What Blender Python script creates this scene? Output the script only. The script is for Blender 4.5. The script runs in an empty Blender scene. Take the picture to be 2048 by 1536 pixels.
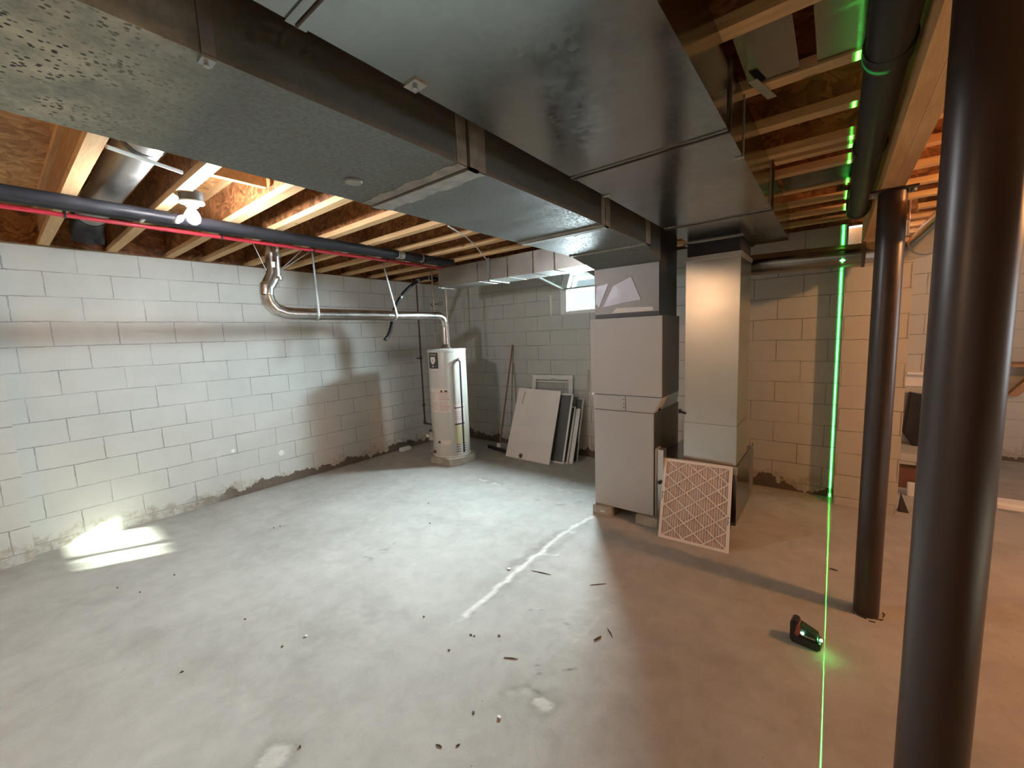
import bpy, bmesh, math, random
import numpy as np
from mathutils import Vector, Matrix, Euler
random.seed(7)
S = bpy.context.scene
COL = S.collection
PI = math.pi

# ---------------------------------------------------------------- camera
RT = Vector((0.7872415596822815, 0.6154538556356308, -0.03830506875394961))
UP = Vector((-0.04071810811039389, 0.1138654833251714, 0.9926614162840396))
FW = Vector((-0.6152989211602107, 0.7799046116611705, -0.11469975731761513))
FPX = 819.38
CAM = Vector((0, 0, 1.64))
cd = bpy.data.cameras.new('camera'); cam = bpy.data.objects.new('camera', cd); COL.objects.link(cam)
cd.sensor_width = 36; cd.sensor_fit = 'HORIZONTAL'; cd.lens = FPX / 2048 * 36; cd.clip_start = 0.02; cd.clip_end = 100
m = Matrix(((RT.x, UP.x, -FW.x, CAM.x), (RT.y, UP.y, -FW.y, CAM.y), (RT.z, UP.z, -FW.z, CAM.z), (0, 0, 0, 1)))
cam.matrix_world = m
S.camera = cam
XA, YB, ZT, ZJ = -5.118, 4.807, 2.515, 2.53          # left wall, back wall, wall top, joist underside

def fl(x, y, z=0.0):
    """point of the horizontal plane z seen at this spot of the photograph (for the marks on the floor)"""
    d = RT * (x - 1024) - UP * (y - 768) + FW * FPX
    return CAM + d * ((z - CAM.z) / d.z)

# ---------------------------------------------------------------- materials
def newmat(name):
    mt = bpy.data.materials.new(name); mt.use_nodes = True
    nt = mt.node_tree; nt.nodes.clear()
    out = nt.nodes.new('ShaderNodeOutputMaterial')
    return mt, nt, out

class N:
    """tiny node helper"""
    def __init__(s, nt): s.nt = nt
    def n(s, t, ins=None, **kw):
        nd = s.nt.nodes.new('ShaderNode' + t)
        for k, v in kw.items(): setattr(nd, k, v)
        for k, v in (ins or {}).items():
            sock = nd.inputs[k]
            if hasattr(v, 'is_linked') or hasattr(v, 'links'): s.nt.links.new(v, sock)
            else: sock.default_value = v
        return nd
    def math(s, op, a, b=0.0, c=0.0, clamp=False):
        nd = s.n('Math', operation=op); nd.use_clamp = clamp
        for i, v in enumerate((a, b, c)):
            if hasattr(v, 'links'): s.nt.links.new(v, nd.inputs[i])
            else: nd.inputs[i].default_value = v
        return nd.outputs[0]
    def ramp(s, fac, stops, interp='LINEAR'):
        nd = s.n('ValToRGB', {'Fac': fac}); cr = nd.color_ramp; cr.interpolation = interp
        while len(cr.elements) < len(stops): cr.elements.new(0.5)
        for e, (p, c) in zip(cr.elements, stops):
            e.position = p; e.color = (*c, 1) if len(c) == 3 else c
        return nd.outputs[0]
    def mix(s, f, a, b, typ='MIX'):
        nd = s.nt.nodes.new('ShaderNodeMix'); nd.data_type = 'RGBA'; nd.blend_type = typ
        for i, v in ((0, f), (6, a), (7, b)):
            if hasattr(v, 'links'): s.nt.links.new(v, nd.inputs[i])
            else: nd.inputs[i].default_value = v if i == 0 else ((*v, 1) if len(v) == 3 else v)
        return nd.outputs[2]
    def noise(s, vec, scale, detail=4, rough=0.55, dist=0.0):
        nd = s.n('TexNoise', {'Scale': scale, 'Detail': detail, 'Roughness': rough, 'Distortion': dist})
        if vec is not None: s.nt.links.new(vec, nd.inputs['Vector'])
        return nd.outputs['Fac']
    def pos(s): return s.n('NewGeometry').outputs['Position']
    def obj(s): return s.n('TexCoord').outputs['Object']
    def vmul(s, v, k):
        nd = s.n('VectorMath', operation='MULTIPLY'); s.nt.links.new(v, nd.inputs[0]); nd.inputs[1].default_value = k
        return nd.outputs[0]
    def bump(s, h, strength=0.3, dist=0.01, normal=None):
        nd = s.n('Bump', {'Strength': strength, 'Distance': dist, 'Height': h})
        if normal is not None: s.nt.links.new(normal, nd.inputs['Normal'])
        return nd.outputs[0]
    def bsdf(s, out, col, rough=0.5, metal=0.0, normal=None, **kw):
        b = s.n('BsdfPrincipled')
        for k, v in (('Base Color', col), ('Roughness', rough), ('Metallic', metal), *kw.items()):
            if hasattr(v, 'links'): s.nt.links.new(v, b.inputs[k])
            else: b.inputs[k].default_value = (*v, 1) if (isinstance(v, tuple) and len(v) == 3 and k.endswith(('Color', 'Tint'))) else v
        if normal is not None: s.nt.links.new(normal, b.inputs['Normal'])
        s.nt.links.new(b.outputs[0], out.inputs[0])
        return b

def plain(name, col, rough=0.5, metal=0.0, var=0.12, scale=6.0, bump=0.0, **kw):
    mt, nt, out = newmat(name); h = N(nt)
    nz = h.noise(h.obj(), scale, 5)
    d = tuple(c * (1 - var) for c in col); u = tuple(min(1, c * (1 + var)) for c in col)
    c = h.ramp(nz, [(0.3, d), (0.7, u)])
    nrm = h.bump(h.noise(h.obj(), scale * 12, 3), bump, 0.004) if bump else None
    r = h.math('MULTIPLY_ADD', nz, 0.15, rough - 0.075)
    h.bsdf(out, c, r, metal, nrm, **kw)
    return mt

def galv(name, col=(0.55, 0.57, 0.57), rough=0.3, var=0.14, dust=0.0, spots=False, wob=0.05, gscale=9.0, spg=1.0):
    """galvanised sheet steel: faint spangle, slight waviness, optional dust and water spots"""
    mt, nt, out = newmat(name); h = N(nt); p = h.pos()
    v1 = h.n('TexVoronoi', {'Vector': p, 'Scale': 55.0}).outputs['Color']
    sp = h.n('SeparateColor', {'Color': v1}).outputs[0]
    nz = h.noise(p, gscale * 0.35, 4)
    c = h.ramp(h.math('ADD', h.math('MULTIPLY', sp, 0.12), nz), [(0.3, tuple(x * (1 - var) for x in col)), (0.8, tuple(min(1, x * (1 + var)) for x in col))])
    r = h.math('ADD', h.math('MULTIPLY_ADD', sp, 0.05 * spg, rough - 0.02), h.math('MULTIPLY', h.math('SUBTRACT', nz, 0.5), 0.22 * spg))
    wv = h.noise(h.vmul(p, (1, 1, 1)), 2.3, 2)
    nrm = h.bump(wv, wob * 3, 0.03)
    metal = 1.0
    if dust > 0:
        fine = h.noise(p, 75, 6, 0.7)
        big = h.noise(p, 2.4, 3)
        f = h.math('MULTIPLY', h.math('ADD', h.ramp(fine, [(0.42, (0, 0, 0)), (0.66, (1, 1, 1))]), h.math('MULTIPLY', big, 0.5)), dust, clamp=True)
        c = h.mix(f, c, (0.16, 0.165, 0.145))
        r = h.math('MULTIPLY_ADD', f, 0.5, r, clamp=True)
        metal = h.math('MULTIPLY_ADD', f, -0.75, 1.0, clamp=True)
        if spots:
            # dark water spots and grime, dense at the near end of the duct, fading along it
            sy = h.n('SeparateXYZ', {'Vector': p})
            near = h.ramp(h.math('MULTIPLY_ADD', sy.outputs['Y'], 0.8, 0.25), [(0.38, (1, 1, 1)), (0.60, (0, 0, 0))])
            vo = h.n('TexVoronoi', {'Vector': h.vmul(p, (74, 64, 64)), 'Scale': 1.0, 'Randomness': 1.0}).outputs['Distance']
            dots = h.ramp(vo, [(0.24, (1, 1, 1)), (0.36, (0, 0, 0))])
            msk = h.ramp(h.noise(p, 9, 4), [(0.40, (0, 0, 0)), (0.52, (1, 1, 1))])
            k = h.math('MULTIPLY', h.math('MULTIPLY', h.math('MULTIPLY', dots, msk), near), h.math('LESS_THAN', sy.outputs['Z'], 2.2505))
            pale = h.math('MULTIPLY', near, h.ramp(h.noise(p, 9, 6, 0.7), [(0.35, (0.25, 0.25, 0.25)), (0.65, (1, 1, 1))]))
            c = h.mix(h.math('MULTIPLY', pale, 0.75), c, (0.80, 0.77, 0.60))
            metal = h.math('MULTIPLY', metal, h.math('MULTIPLY_ADD', pale, -0.8, 1.0))
            c = h.mix(k, c, (0.035, 0.03, 0.022))
            metal = h.math('MULTIPLY', metal, h.math('SUBTRACT', 1.0, k))
    h.bsdf(out, c, r, metal, nrm)
    return mt

def wood(name, a, b, axis=(1, 14, 14), rough=0.65, knots=True):
    mt, nt, out = newmat(name); h = N(nt); p = h.pos()
    v = h.vmul(p, axis)
    g = h.noise(v, 4.0, 6, 0.6, 0.6)
    c = h.ramp(g, [(0.25, a), (0.5, tuple((x + y) / 2 for x, y in zip(a, b))), (0.75, b)])
    if knots:
        kn = h.n('TexVoronoi', {'Vector': h.vmul(p, (3.2, 9, 9)), 'Scale': 1.0}).outputs['Distance']
        c = h.mix(h.ramp(kn, [(0.05, (0.8, 0.8, 0.8)), (0.12, (0, 0, 0))]), c, tuple(x * 0.3 for x in a))
    big = h.noise(p, 1.1, 2)
    c = h.mix(h.ramp(big, [(0.35, (0.35, 0.35, 0.35)), (0.65, (0, 0, 0))]), c, tuple(x * 0.75 for x in a))
    h.bsdf(out, c, rough, 0, h.bump(g, 0.15, 0.003))
    return mt

def osb(name, lo, mid, hi):
    mt, nt, out = newmat(name); h = N(nt); p = h.pos()
    w = h.n('VectorMath', operation='ADD'); nt.links.new(p, w.inputs[0])
    nz = h.n('TexNoise', {'Vector': p, 'Scale': 5.0, 'Detail': 2.0}).outputs['Color']
    nt.links.new(h.vmul(nz, (0.25, 0.25, 0.25)), w.inputs[1])
    a = h.n('TexVoronoi', {'Vector': h.vmul(w.outputs[0], (11, 34, 30)), 'Scale': 1.0}).outputs['Color']
    b = h.n('TexVoronoi', {'Vector': h.vmul(w.outputs[0], (30, 12, 36)), 'Scale': 1.0}).outputs['Color']
    sa = h.n('SeparateColor', {'Color': a}).outputs[0]; sb = h.n('SeparateColor', {'Color': b}).outputs[1]
    f = h.math('MULTIPLY_ADD', h.math('ADD', sa, sb), 0.38, h.math('MULTIPLY', h.noise(p, 3, 3), 0.25))
    c = h.ramp(f, [(0.15, lo), (0.5, mid), (0.85, hi)])
    h.bsdf(out, c, 0.6, 0, h.bump(f, 0.2, 0.002))
    return mt

def blocks(name, axis, phase, base=(0.52, 0.52, 0.485), stain=True):
    """painted concrete block: running bond 406 x 203 mm, worn joints, damp band above the floor"""
    mt, nt, out = newmat(name); h = N(nt); p = h.pos()
    sx = h.n('SeparateXYZ', {'Vector': p})
    u = h.math('ADD', sx.outputs[axis], phase); z = sx.outputs['Z']
    wob = h.math('MULTIPLY_ADD', h.noise(p, 1.7, 3), 0.016, -0.008)
    wob2 = h.math('MULTIPLY_ADD', h.noise(p, 30, 3), 0.011, -0.0055)
    cv = h.n('CombineXYZ', {'X': h.math('ADD', u, wob2), 'Y': h.math('ADD', h.math('ADD', z, -0.08), h.math('ADD', wob, wob2)), 'Z': 0.0})
    br = h.n('TexBrick', {'Vector': cv.outputs[0], 'Scale': 1.0, 'Mortar Size': 0.0045, 'Mortar Smooth': 0.35, 'Bias': 0.0, 'Brick Width': 0.4064, 'Row Height': 0.2032,
                          'Color1': (1, 1, 1, 1), 'Color2': (0.9, 0.9, 0.9, 1), 'Mortar': (0, 0, 0, 1)}, offset=0.5)
    joint = br.outputs['Fac']
    vis = h.ramp(h.noise(p, 2.6, 4, 0.6), [(0.36, (0.25, 0.25, 0.25)), (0.56, (1, 1, 1))])
    j = h.math('MULTIPLY', joint, vis)
    mott = h.noise(p, 3.0, 5, 0.6)
    c = h.ramp(mott, [(0.3, tuple(x * 0.93 for x in base)), (0.7, tuple(x * 1.05 for x in base))])
    c = h.mix(h.math('MULTIPLY', j, 0.8), c, tuple(x * 0.36 for x in base))
    fine = h.noise(p, 160, 3, 0.7)
    hgt = h.math('ADD', h.math('MULTIPLY', joint, -1.0), h.math('MULTIPLY_ADD', fine, 0.10, h.math('MULTIPLY', h.noise(p, 24, 4), 0.22)))
    if stain:
        # peeled and dirty band: reaches higher where the noise says so
        n1 = h.noise(h.vmul(p, (1, 1, 0.3)), 2.2, 5, 0.65)
        edge = h.math('SUBTRACT', h.math('MULTIPLY_ADD', n1, 0.60, -0.13), z)
        peel = h.ramp(edge, [(0.0, (0, 0, 0)), (0.05, (1, 1, 1))])
        rag = h.noise(p, 12, 6, 0.75)
        c = h.mix(h.math('MULTIPLY', peel, h.ramp(rag, [(0.44, (0, 0, 0)), (0.60, (0.85, 0.85, 0.85))])), c, (0.34, 0.30, 0.23))
        hgt = h.math('ADD', hgt, h.math('MULTIPLY', h.math('MULTIPLY', peel, rag), 1.2))
        n2 = h.noise(h.vmul(p, (1, 1, 0.6)), 4.0, 4, 0.6)
        dk = h.math('SUBTRACT', h.math('MULTIPLY_ADD', n2, 0.42, -0.115), z)
        ygate = h.ramp(h.math('MULTIPLY', sx.outputs[axis], 0.2), [(0.20, (0, 0, 0)), (0.30, (1, 1, 1))]) if axis == 'Y' else 1.0
        dk = h.math('MULTIPLY', h.ramp(dk, [(0.0, (0, 0, 0)), (0.012, (1, 1, 1))]), ygate)
        c = h.mix(h.math('MULTIPLY', dk, 0.9), c, (0.085, 0.055, 0.035))
    h.bsdf(out, c, 0.62, 0, h.bump(hgt, 0.55, 0.006))
    return mt

def emis(name, col, st):
    mt, nt, out = newmat(name); h = N(nt)
    e = h.n('Emission', {'Color': (*col, 1), 'Strength': st}); nt.links.new(e.outputs[0], out.inputs[0])
    return mt

def glassmat(name, tint=(0.9, 0.97, 0.97), gl=0.12):
    mt, nt, out = newmat(name); h = N(nt)
    t = h.n('BsdfTransparent', {'Color': (*tint, 1)}); g = h.n('BsdfGlossy', {'Color': (1, 1, 1, 1), 'Roughness': 0.05})
    mx = h.n('MixShader', {0: gl}); nt.links.new(t.outputs[0], mx.inputs[1]); nt.links.new(g.outputs[0], mx.inputs[2])
    nt.links.new(mx.outputs[0], out.inputs[0])
    return mt

M = {}
M['wallL'] = blocks('painted_block_left', 'Y', -0.147)
M['wallB'] = blocks('painted_block_back', 'X', 3.093)
M['wallF'] = blocks('painted_block_far', 'X', 0.1, base=(0.52, 0.50, 0.45))
M['pil'] = blocks('painted_block_pilaster', 'X', 0.35, base=(0.52, 0.50, 0.45), stain=False)
M['galv'] = galv('galvanised_sheet', (0.29, 0.30, 0.285), 0.18, wob=0.035)
M['galv_dusty'] = galv('galvanised_dusty', (0.22, 0.23, 0.22), 0.44, dust=0.6, spots=True)
M['galv_brush'] = galv('galvanised_bright', (0.56, 0.55, 0.52), 0.37, wob=0.03)
M['galv_drop'] = galv('galvanised_drop', (0.58, 0.56, 0.52), 0.29, wob=0.02, spg=0.0, var=0.06)
M['galv_pipe'] = galv('galvanised_pipe', (0.72, 0.72, 0.70), 0.2, wob=0.02)
M['mastic'] = plain('duct_sealant', (0.34, 0.33, 0.30), 0.75, var=0.25, scale=14, bump=0.4)
M['strap'] = plain('strap_steel', (0.45, 0.46, 0.45), 0.45, 0.8, var=0.2)
M['flange'] = wood('joist_flange_pine', (0.62, 0.36, 0.16), (0.86, 0.60, 0.32), (1, 12, 12))
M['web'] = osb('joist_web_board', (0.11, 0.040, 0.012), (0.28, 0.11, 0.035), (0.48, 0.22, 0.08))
M['sub'] = osb('subfloor_board', (0.34, 0.17, 0.06), (0.60, 0.33, 0.13), (0.80, 0.52, 0.24))
M['ply'] = wood('plywood_web', (0.36, 0.19, 0.085), (0.58, 0.36, 0.17), (1.2, 10, 14), knots=False)
M['beam'] = wood('beam_lumber', (0.60, 0.30, 0.11), (0.84, 0.50, 0.22), (10, 1, 10), knots=False)
M['sill'] = wood('sill_plate', (0.14, 0.08, 0.04), (0.30, 0.18, 0.09), (10, 1, 10), knots=False)
M['post'] = plain('post_paint', (0.034, 0.015, 0.010), 0.36, 0.0, var=0.2, scale=3, **{'Specular IOR Level': 0.7})
M['furn'] = plain('furnace_enamel', (0.50, 0.48, 0.46), 0.42, 0.0, var=0.04, scale=1.5)
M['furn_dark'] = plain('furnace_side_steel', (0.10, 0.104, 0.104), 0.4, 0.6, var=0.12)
M['line'] = plain('dark_seam', (0.10, 0.08, 0.07), 0.8, var=0.1)  # even dark tone for seams, screws and a pipe band
M['black'] = plain('black_plastic', (0.018, 0.018, 0.02), 0.4, var=0.2)
M['blackpipe'] = plain('black_pipe', (0.016, 0.016, 0.020), 0.42, 0.0, var=0.3, scale=14, **{'Specular IOR Level': 0.3})
M['redpipe'] = plain('red_tubing', (0.42, 0.022, 0.04), 0.35, var=0.1)
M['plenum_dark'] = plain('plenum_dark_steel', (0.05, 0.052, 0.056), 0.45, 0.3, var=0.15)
M['plenum'] = galv('plenum_sheet', (0.26, 0.25, 0.24), 0.55, wob=0.1)
M['canvas'] = plain('canvas_connector', (0.012, 0.013, 0.018), 0.7, var=0.2)
M['heater'] = plain('heater_enamel', (0.60, 0.585, 0.53), 0.32, var=0.05, scale=3)
M['heater_top'] = plain('heater_cap', (0.72, 0.71, 0.67), 0.4, var=0.08)
M['white'] = plain('white_paint', (0.78, 0.77, 0.73), 0.5, var=0.05)
M['whitepanel'] = plain('white_panel', (0.86, 0.80, 0.74), 0.55, var=0.05, scale=3)
M['screen'] = plain('dark_screen', (0.10, 0.10, 0.095), 0.7, var=0.15)
M['label_white'] = plain('label_paper', (0.80, 0.70, 0.64), 0.6, var=0.03)
M['label_yellow'] = plain('label_yellow', (0.66, 0.60, 0.36), 0.6, var=0.05)
M['ink'] = plain('ink', (0.05, 0.045, 0.045), 0.6)
M['ink_red'] = plain('ink_red', (0.45, 0.12, 0.09), 0.6)
M['ink_soft'] = plain('ink_soft', (0.48, 0.36, 0.33), 0.6)
M['brass'] = plain('valve_metal', (0.45, 0.42, 0.36), 0.35, 0.8, var=0.3, scale=30)
M['concrete'] = plain('pad_concrete', (0.42, 0.37, 0.30), 0.85, var=0.2, scale=12, bump=0.5)
M['brown'] = plain('brown_handle', (0.20, 0.085, 0.055), 0.5, var=0.2)
M['rust'] = plain('rusty_iron', (0.09, 0.05, 0.038), 0.6, 0.3, var=0.3, scale=30)
M['copper'] = plain('water_tube', (0.30, 0.22, 0.17), 0.4, 0.6, var=0.2)
M['filter_frame'] = plain('filter_card', (0.84, 0.78, 0.74), 0.75, var=0.04)
M['filter_media'] = plain('filter_pleats', (0.74, 0.66, 0.62), 0.9, var=0.08, scale=8)
M['filter_deep'] = plain('filter_backing', (0.14, 0.09, 0.075), 0.9, var=0.15)
M['lasred'] = plain('laser_housing_red', (0.30, 0.07, 0.05), 0.4, var=0.1)
M['lasgreen'] = plain('laser_housing_green', (0.012, 0.05, 0.03), 0.4, var=0.1)
M['lasemit'] = emis('laser_aperture', (0.25, 1.0, 0.35), 60)
M['bulb'] = emis('lit_bulb', (0.95, 0.96, 1.0), 1100)
M['porcelain'] = plain('porcelain', (0.80, 0.80, 0.78), 0.25, var=0.03)
M['box_dark'] = plain('electrical_box', (0.10, 0.11, 0.12), 0.5, 0.5)
M['vinyl'] = plain('window_vinyl', (0.82, 0.84, 0.82), 0.4, var=0.03)
M['glass'] = glassmat('window_glass')
M['glass_sash'] = glassmat('sash_glass', (0.75, 0.88, 0.9), 0.45)
M['foil'] = galv('foil_tape', (0.36, 0.35, 0.38), 0.5, wob=0.25, gscale=40)
M['wood_brown'] = wood('bracket_wood', (0.30, 0.15, 0.07), (0.48, 0.27, 0.14), (10, 2, 2), knots=False)
M['debris'] = plain('debris', (0.07, 0.05, 0.035), 0.8)
M['chip'] = plain('white_chip', (0.72, 0.72, 0.70), 0.7)

# ---------------------------------------------------------------- floor material (stain attribute + noise)
def floor_mat():
    mt, nt, out = newmat('poured_concrete'); h = N(nt); p = h.pos()
    st = h.n('Attribute', attribute_name='stain').outputs['Fac']
    a = h.noise(p, 1.1, 5, 0.6); b = h.noise(p, 7, 6, 0.65, 0.4); c3 = h.noise(p, 90, 4, 0.7)
    f = h.math('ADD', h.math('MULTIPLY', a, 0.55), h.math('ADD', h.math('MULTIPLY', b, 0.33), h.math('MULTIPLY', c3, 0.12)))
    c = h.ramp(f, [(0.34, (0.30, 0.286, 0.258)), (0.50, (0.39, 0.376, 0.342)), (0.66, (0.48, 0.467, 0.43))])
    light = h.math('MAXIMUM', h.math('MULTIPLY_ADD', st, 2.0, -1.0), 0.0, clamp=True)
    dark = h.math('MAXIMUM', h.math('MULTIPLY_ADD', st, -2.0, 1.0), 0.0, clamp=True)
    rg = h.ramp(h.noise(p, 26, 5, 0.7), [(0.3, (0.55, 0.55, 0.55)), (0.6, (1, 1, 1))])
    c = h.mix(h.math('MULTIPLY', light, rg), c, (0.72, 0.70, 0.65))
    c = h.mix(h.math('MULTIPLY', dark, rg), c, (0.14, 0.125, 0.10))
    # fine scratches and specks of grit
    vo = h.n('TexVoronoi', {'Vector': p, 'Scale': 9.0}).outputs['Distance']
    c = h.mix(h.ramp(vo, [(0.018, (0.75, 0.75, 0.75)), (0.035, (0, 0, 0))]), c, (0.13, 0.10, 0.08))
    r = h.math('MULTIPLY_ADD', a, -0.25, 0.92)
    h.bsdf(out, c, r, 0, h.bump(h.math('ADD', b, h.math('MULTIPLY', c3, 0.3)), 0.22, 0.004), **{'Specular IOR Level': 0.25})
    return mt
M['floor'] = floor_mat()

# ---------------------------------------------------------------- mesh builder
class MB:
    def __init__(s): s.bm = bmesh.new()
    def box(s, a, b, mtx=None):
        (x0, y0, z0), (x1, y1, z1) = a, b
        vs = [s.bm.verts.new(Vector(c) if mtx is None else mtx @ Vector(c)) for c in
              ((x0, y0, z0), (x1, y0, z0), (x1, y1, z0), (x0, y1, z0), (x0, y0, z1), (x1, y0, z1), (x1, y1, z1), (x0, y1, z1))]
        for f in ((0, 3, 2, 1), (4, 5, 6, 7), (0, 1, 5, 4), (1, 2, 6, 5), (2, 3, 7, 6), (3, 0, 4, 7)):
            s.bm.faces.new([vs[i] for i in f])
        return s
    def hexa(s, p):
        vs = [s.bm.verts.new(Vector(c)) for c in p]
        for f in ((0, 3, 2, 1), (4, 5, 6, 7), (0, 1, 5, 4), (1, 2, 6, 5), (2, 3, 7, 6), (3, 0, 4, 7)):
            s.bm.faces.new([vs[i] for i in f])
        return s
    def prism(s, pts, off):
        off = Vector(off); a = [s.bm.verts.new(Vector(p)) for p in pts]; b = [s.bm.verts.new(Vector(p) + off) for p in pts]
        n = len(pts)
        s.bm.faces.new(a[::-1]); s.bm.faces.new(b)
        for i in range(n): s.bm.faces.new((a[i], a[(i + 1) % n], b[(i + 1) % n], b[i]))
        return s
    def tube(s, pts, r, seg=16, cap=True):
        pts = [Vector(p) for p in pts]; rs = r if isinstance(r, (list, tuple)) else [r] * len(pts)
        rings = []; ref = None
        for i, p in enumerate(pts):
            t = ((pts[min(i + 1, len(pts) - 1)] - p).normalized() + (p - pts[max(i - 1, 0)]).normalized())
            t = t.normalized() if t.length > 1e-6 else Vector((0, 0, 1))
            if ref is None:
                ref = Vector((0, 0, 1)) if abs(t.z) < 0.9 else Vector((1, 0, 0))
            u = (ref - t * ref.dot(t)).normalized(); ref = u; v = t.cross(u)
            k = 1.0
            if 0 < i < len(pts) - 1:
                ca = (pts[i + 1] - p).normalized().dot((p - pts[i - 1]).normalized()); k = 1 / max(0.6, math.sqrt((1 + ca) / 2))
            rings.append([s.bm.verts.new(p + (u * math.cos(2 * PI * j / seg) + v * math.sin(2 * PI * j / seg)) * rs[i] * (k if i else 1)) for j in range(seg)])
        for a, b in zip(rings, rings[1:]):
            for j in range(seg): s.bm.faces.new((a[j], a[(j + 1) % seg], b[(j + 1) % seg], b[j]))
        if cap: s.bm.faces.new(rings[0][::-1]); s.bm.faces.new(rings[-1])
        return s
    def lathe(s, prof, c=(0, 0, 0), seg=32):
        c = Vector(c); rings = []
        for r, z in prof: rings.append([s.bm.verts.new(c + Vector((r * math.cos(2 * PI * j / seg), r * math.sin(2 * PI * j / seg), z))) for j in range(seg)])
        for a, b in zip(rings, rings[1:]):
            for j in range(seg): s.bm.faces.new((a[j], a[(j + 1) % seg], b[(j + 1) % seg], b[j]))
        s.bm.faces.new(rings[0][::-1]); s.bm.faces.new(rings[-1])
        return s
    def sheet(s, rows, thick=0.0, nrm=None):
        g = [[s.bm.verts.new(Vector(p)) for p in r] for r in rows]
        for a, b in zip(g, g[1:]):
            for i in range(len(a) - 1): s.bm.faces.new((a[i], a[i + 1], b[i + 1], b[i]))
        return s
    def build(s, name, mat, parent=None, bevel=0.0, smooth=None, local=None):
        bmesh.ops.remove_doubles(s.bm, verts=s.bm.verts, dist=1e-6)
        bmesh.ops.recalc_face_normals(s.bm, faces=s.bm.faces)
        me = bpy.data.meshes.new(name)
        if bevel:
            bmesh.ops.bevel(s.bm, geom=[e for e in s.bm.edges], offset=bevel, segments=2, affect='EDGES', clamp_overlap=True)
        o_base = None
        if parent is None:
            xs = [v.co for v in s.bm.verts]
            lo = Vector([min(v[i] for v in xs) for i in range(3)]); hi = Vector([max(v[i] for v in xs) for i in range(3)])
            o_base = Vector(((lo.x + hi.x) / 2, (lo.y + hi.y) / 2, lo.z))
            bmesh.ops.translate(s.bm, verts=s.bm.verts, vec=-o_base)
        elif local is None:
            q = parent
            off = Vector((0, 0, 0))
            while q is not None: off += q.location; q = q.parent
            bmesh.ops.translate(s.bm, verts=s.bm.verts, vec=-off)
        s.bm.to_mesh(me); s.bm.free()
        o = bpy.data.objects.new(name, me); COL.objects.link(o)
        if o_base is not None: o.location = o_base
        o.parent = parent
        if local is not None: o.matrix_local = local
        me.materials.append(M[mat] if isinstance(mat, str) else mat)
        if smooth:
            for p in me.polygons: p.use_smooth = True
            me.set_sharp_from_angle(angle=math.radians(smooth))
        return o

def tag(o, label=None, cat=None, group=None, kind=None):
    if label: o['label'] = label
    if cat: o['category'] = cat
    if group: o['group'] = group
    if kind: o['kind'] = kind
    return o
def thing(name, loc, label, cat, group=None):
    o = bpy.data.objects.new(name, None); COL.objects.link(o); o.location = Vector(loc); o.empty_display_size = 0.1
    return tag(o, label, cat, group)
def struct(mb, name, mat, **kw): return tag(mb.build(name, mat, **kw), kind='structure')

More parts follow.
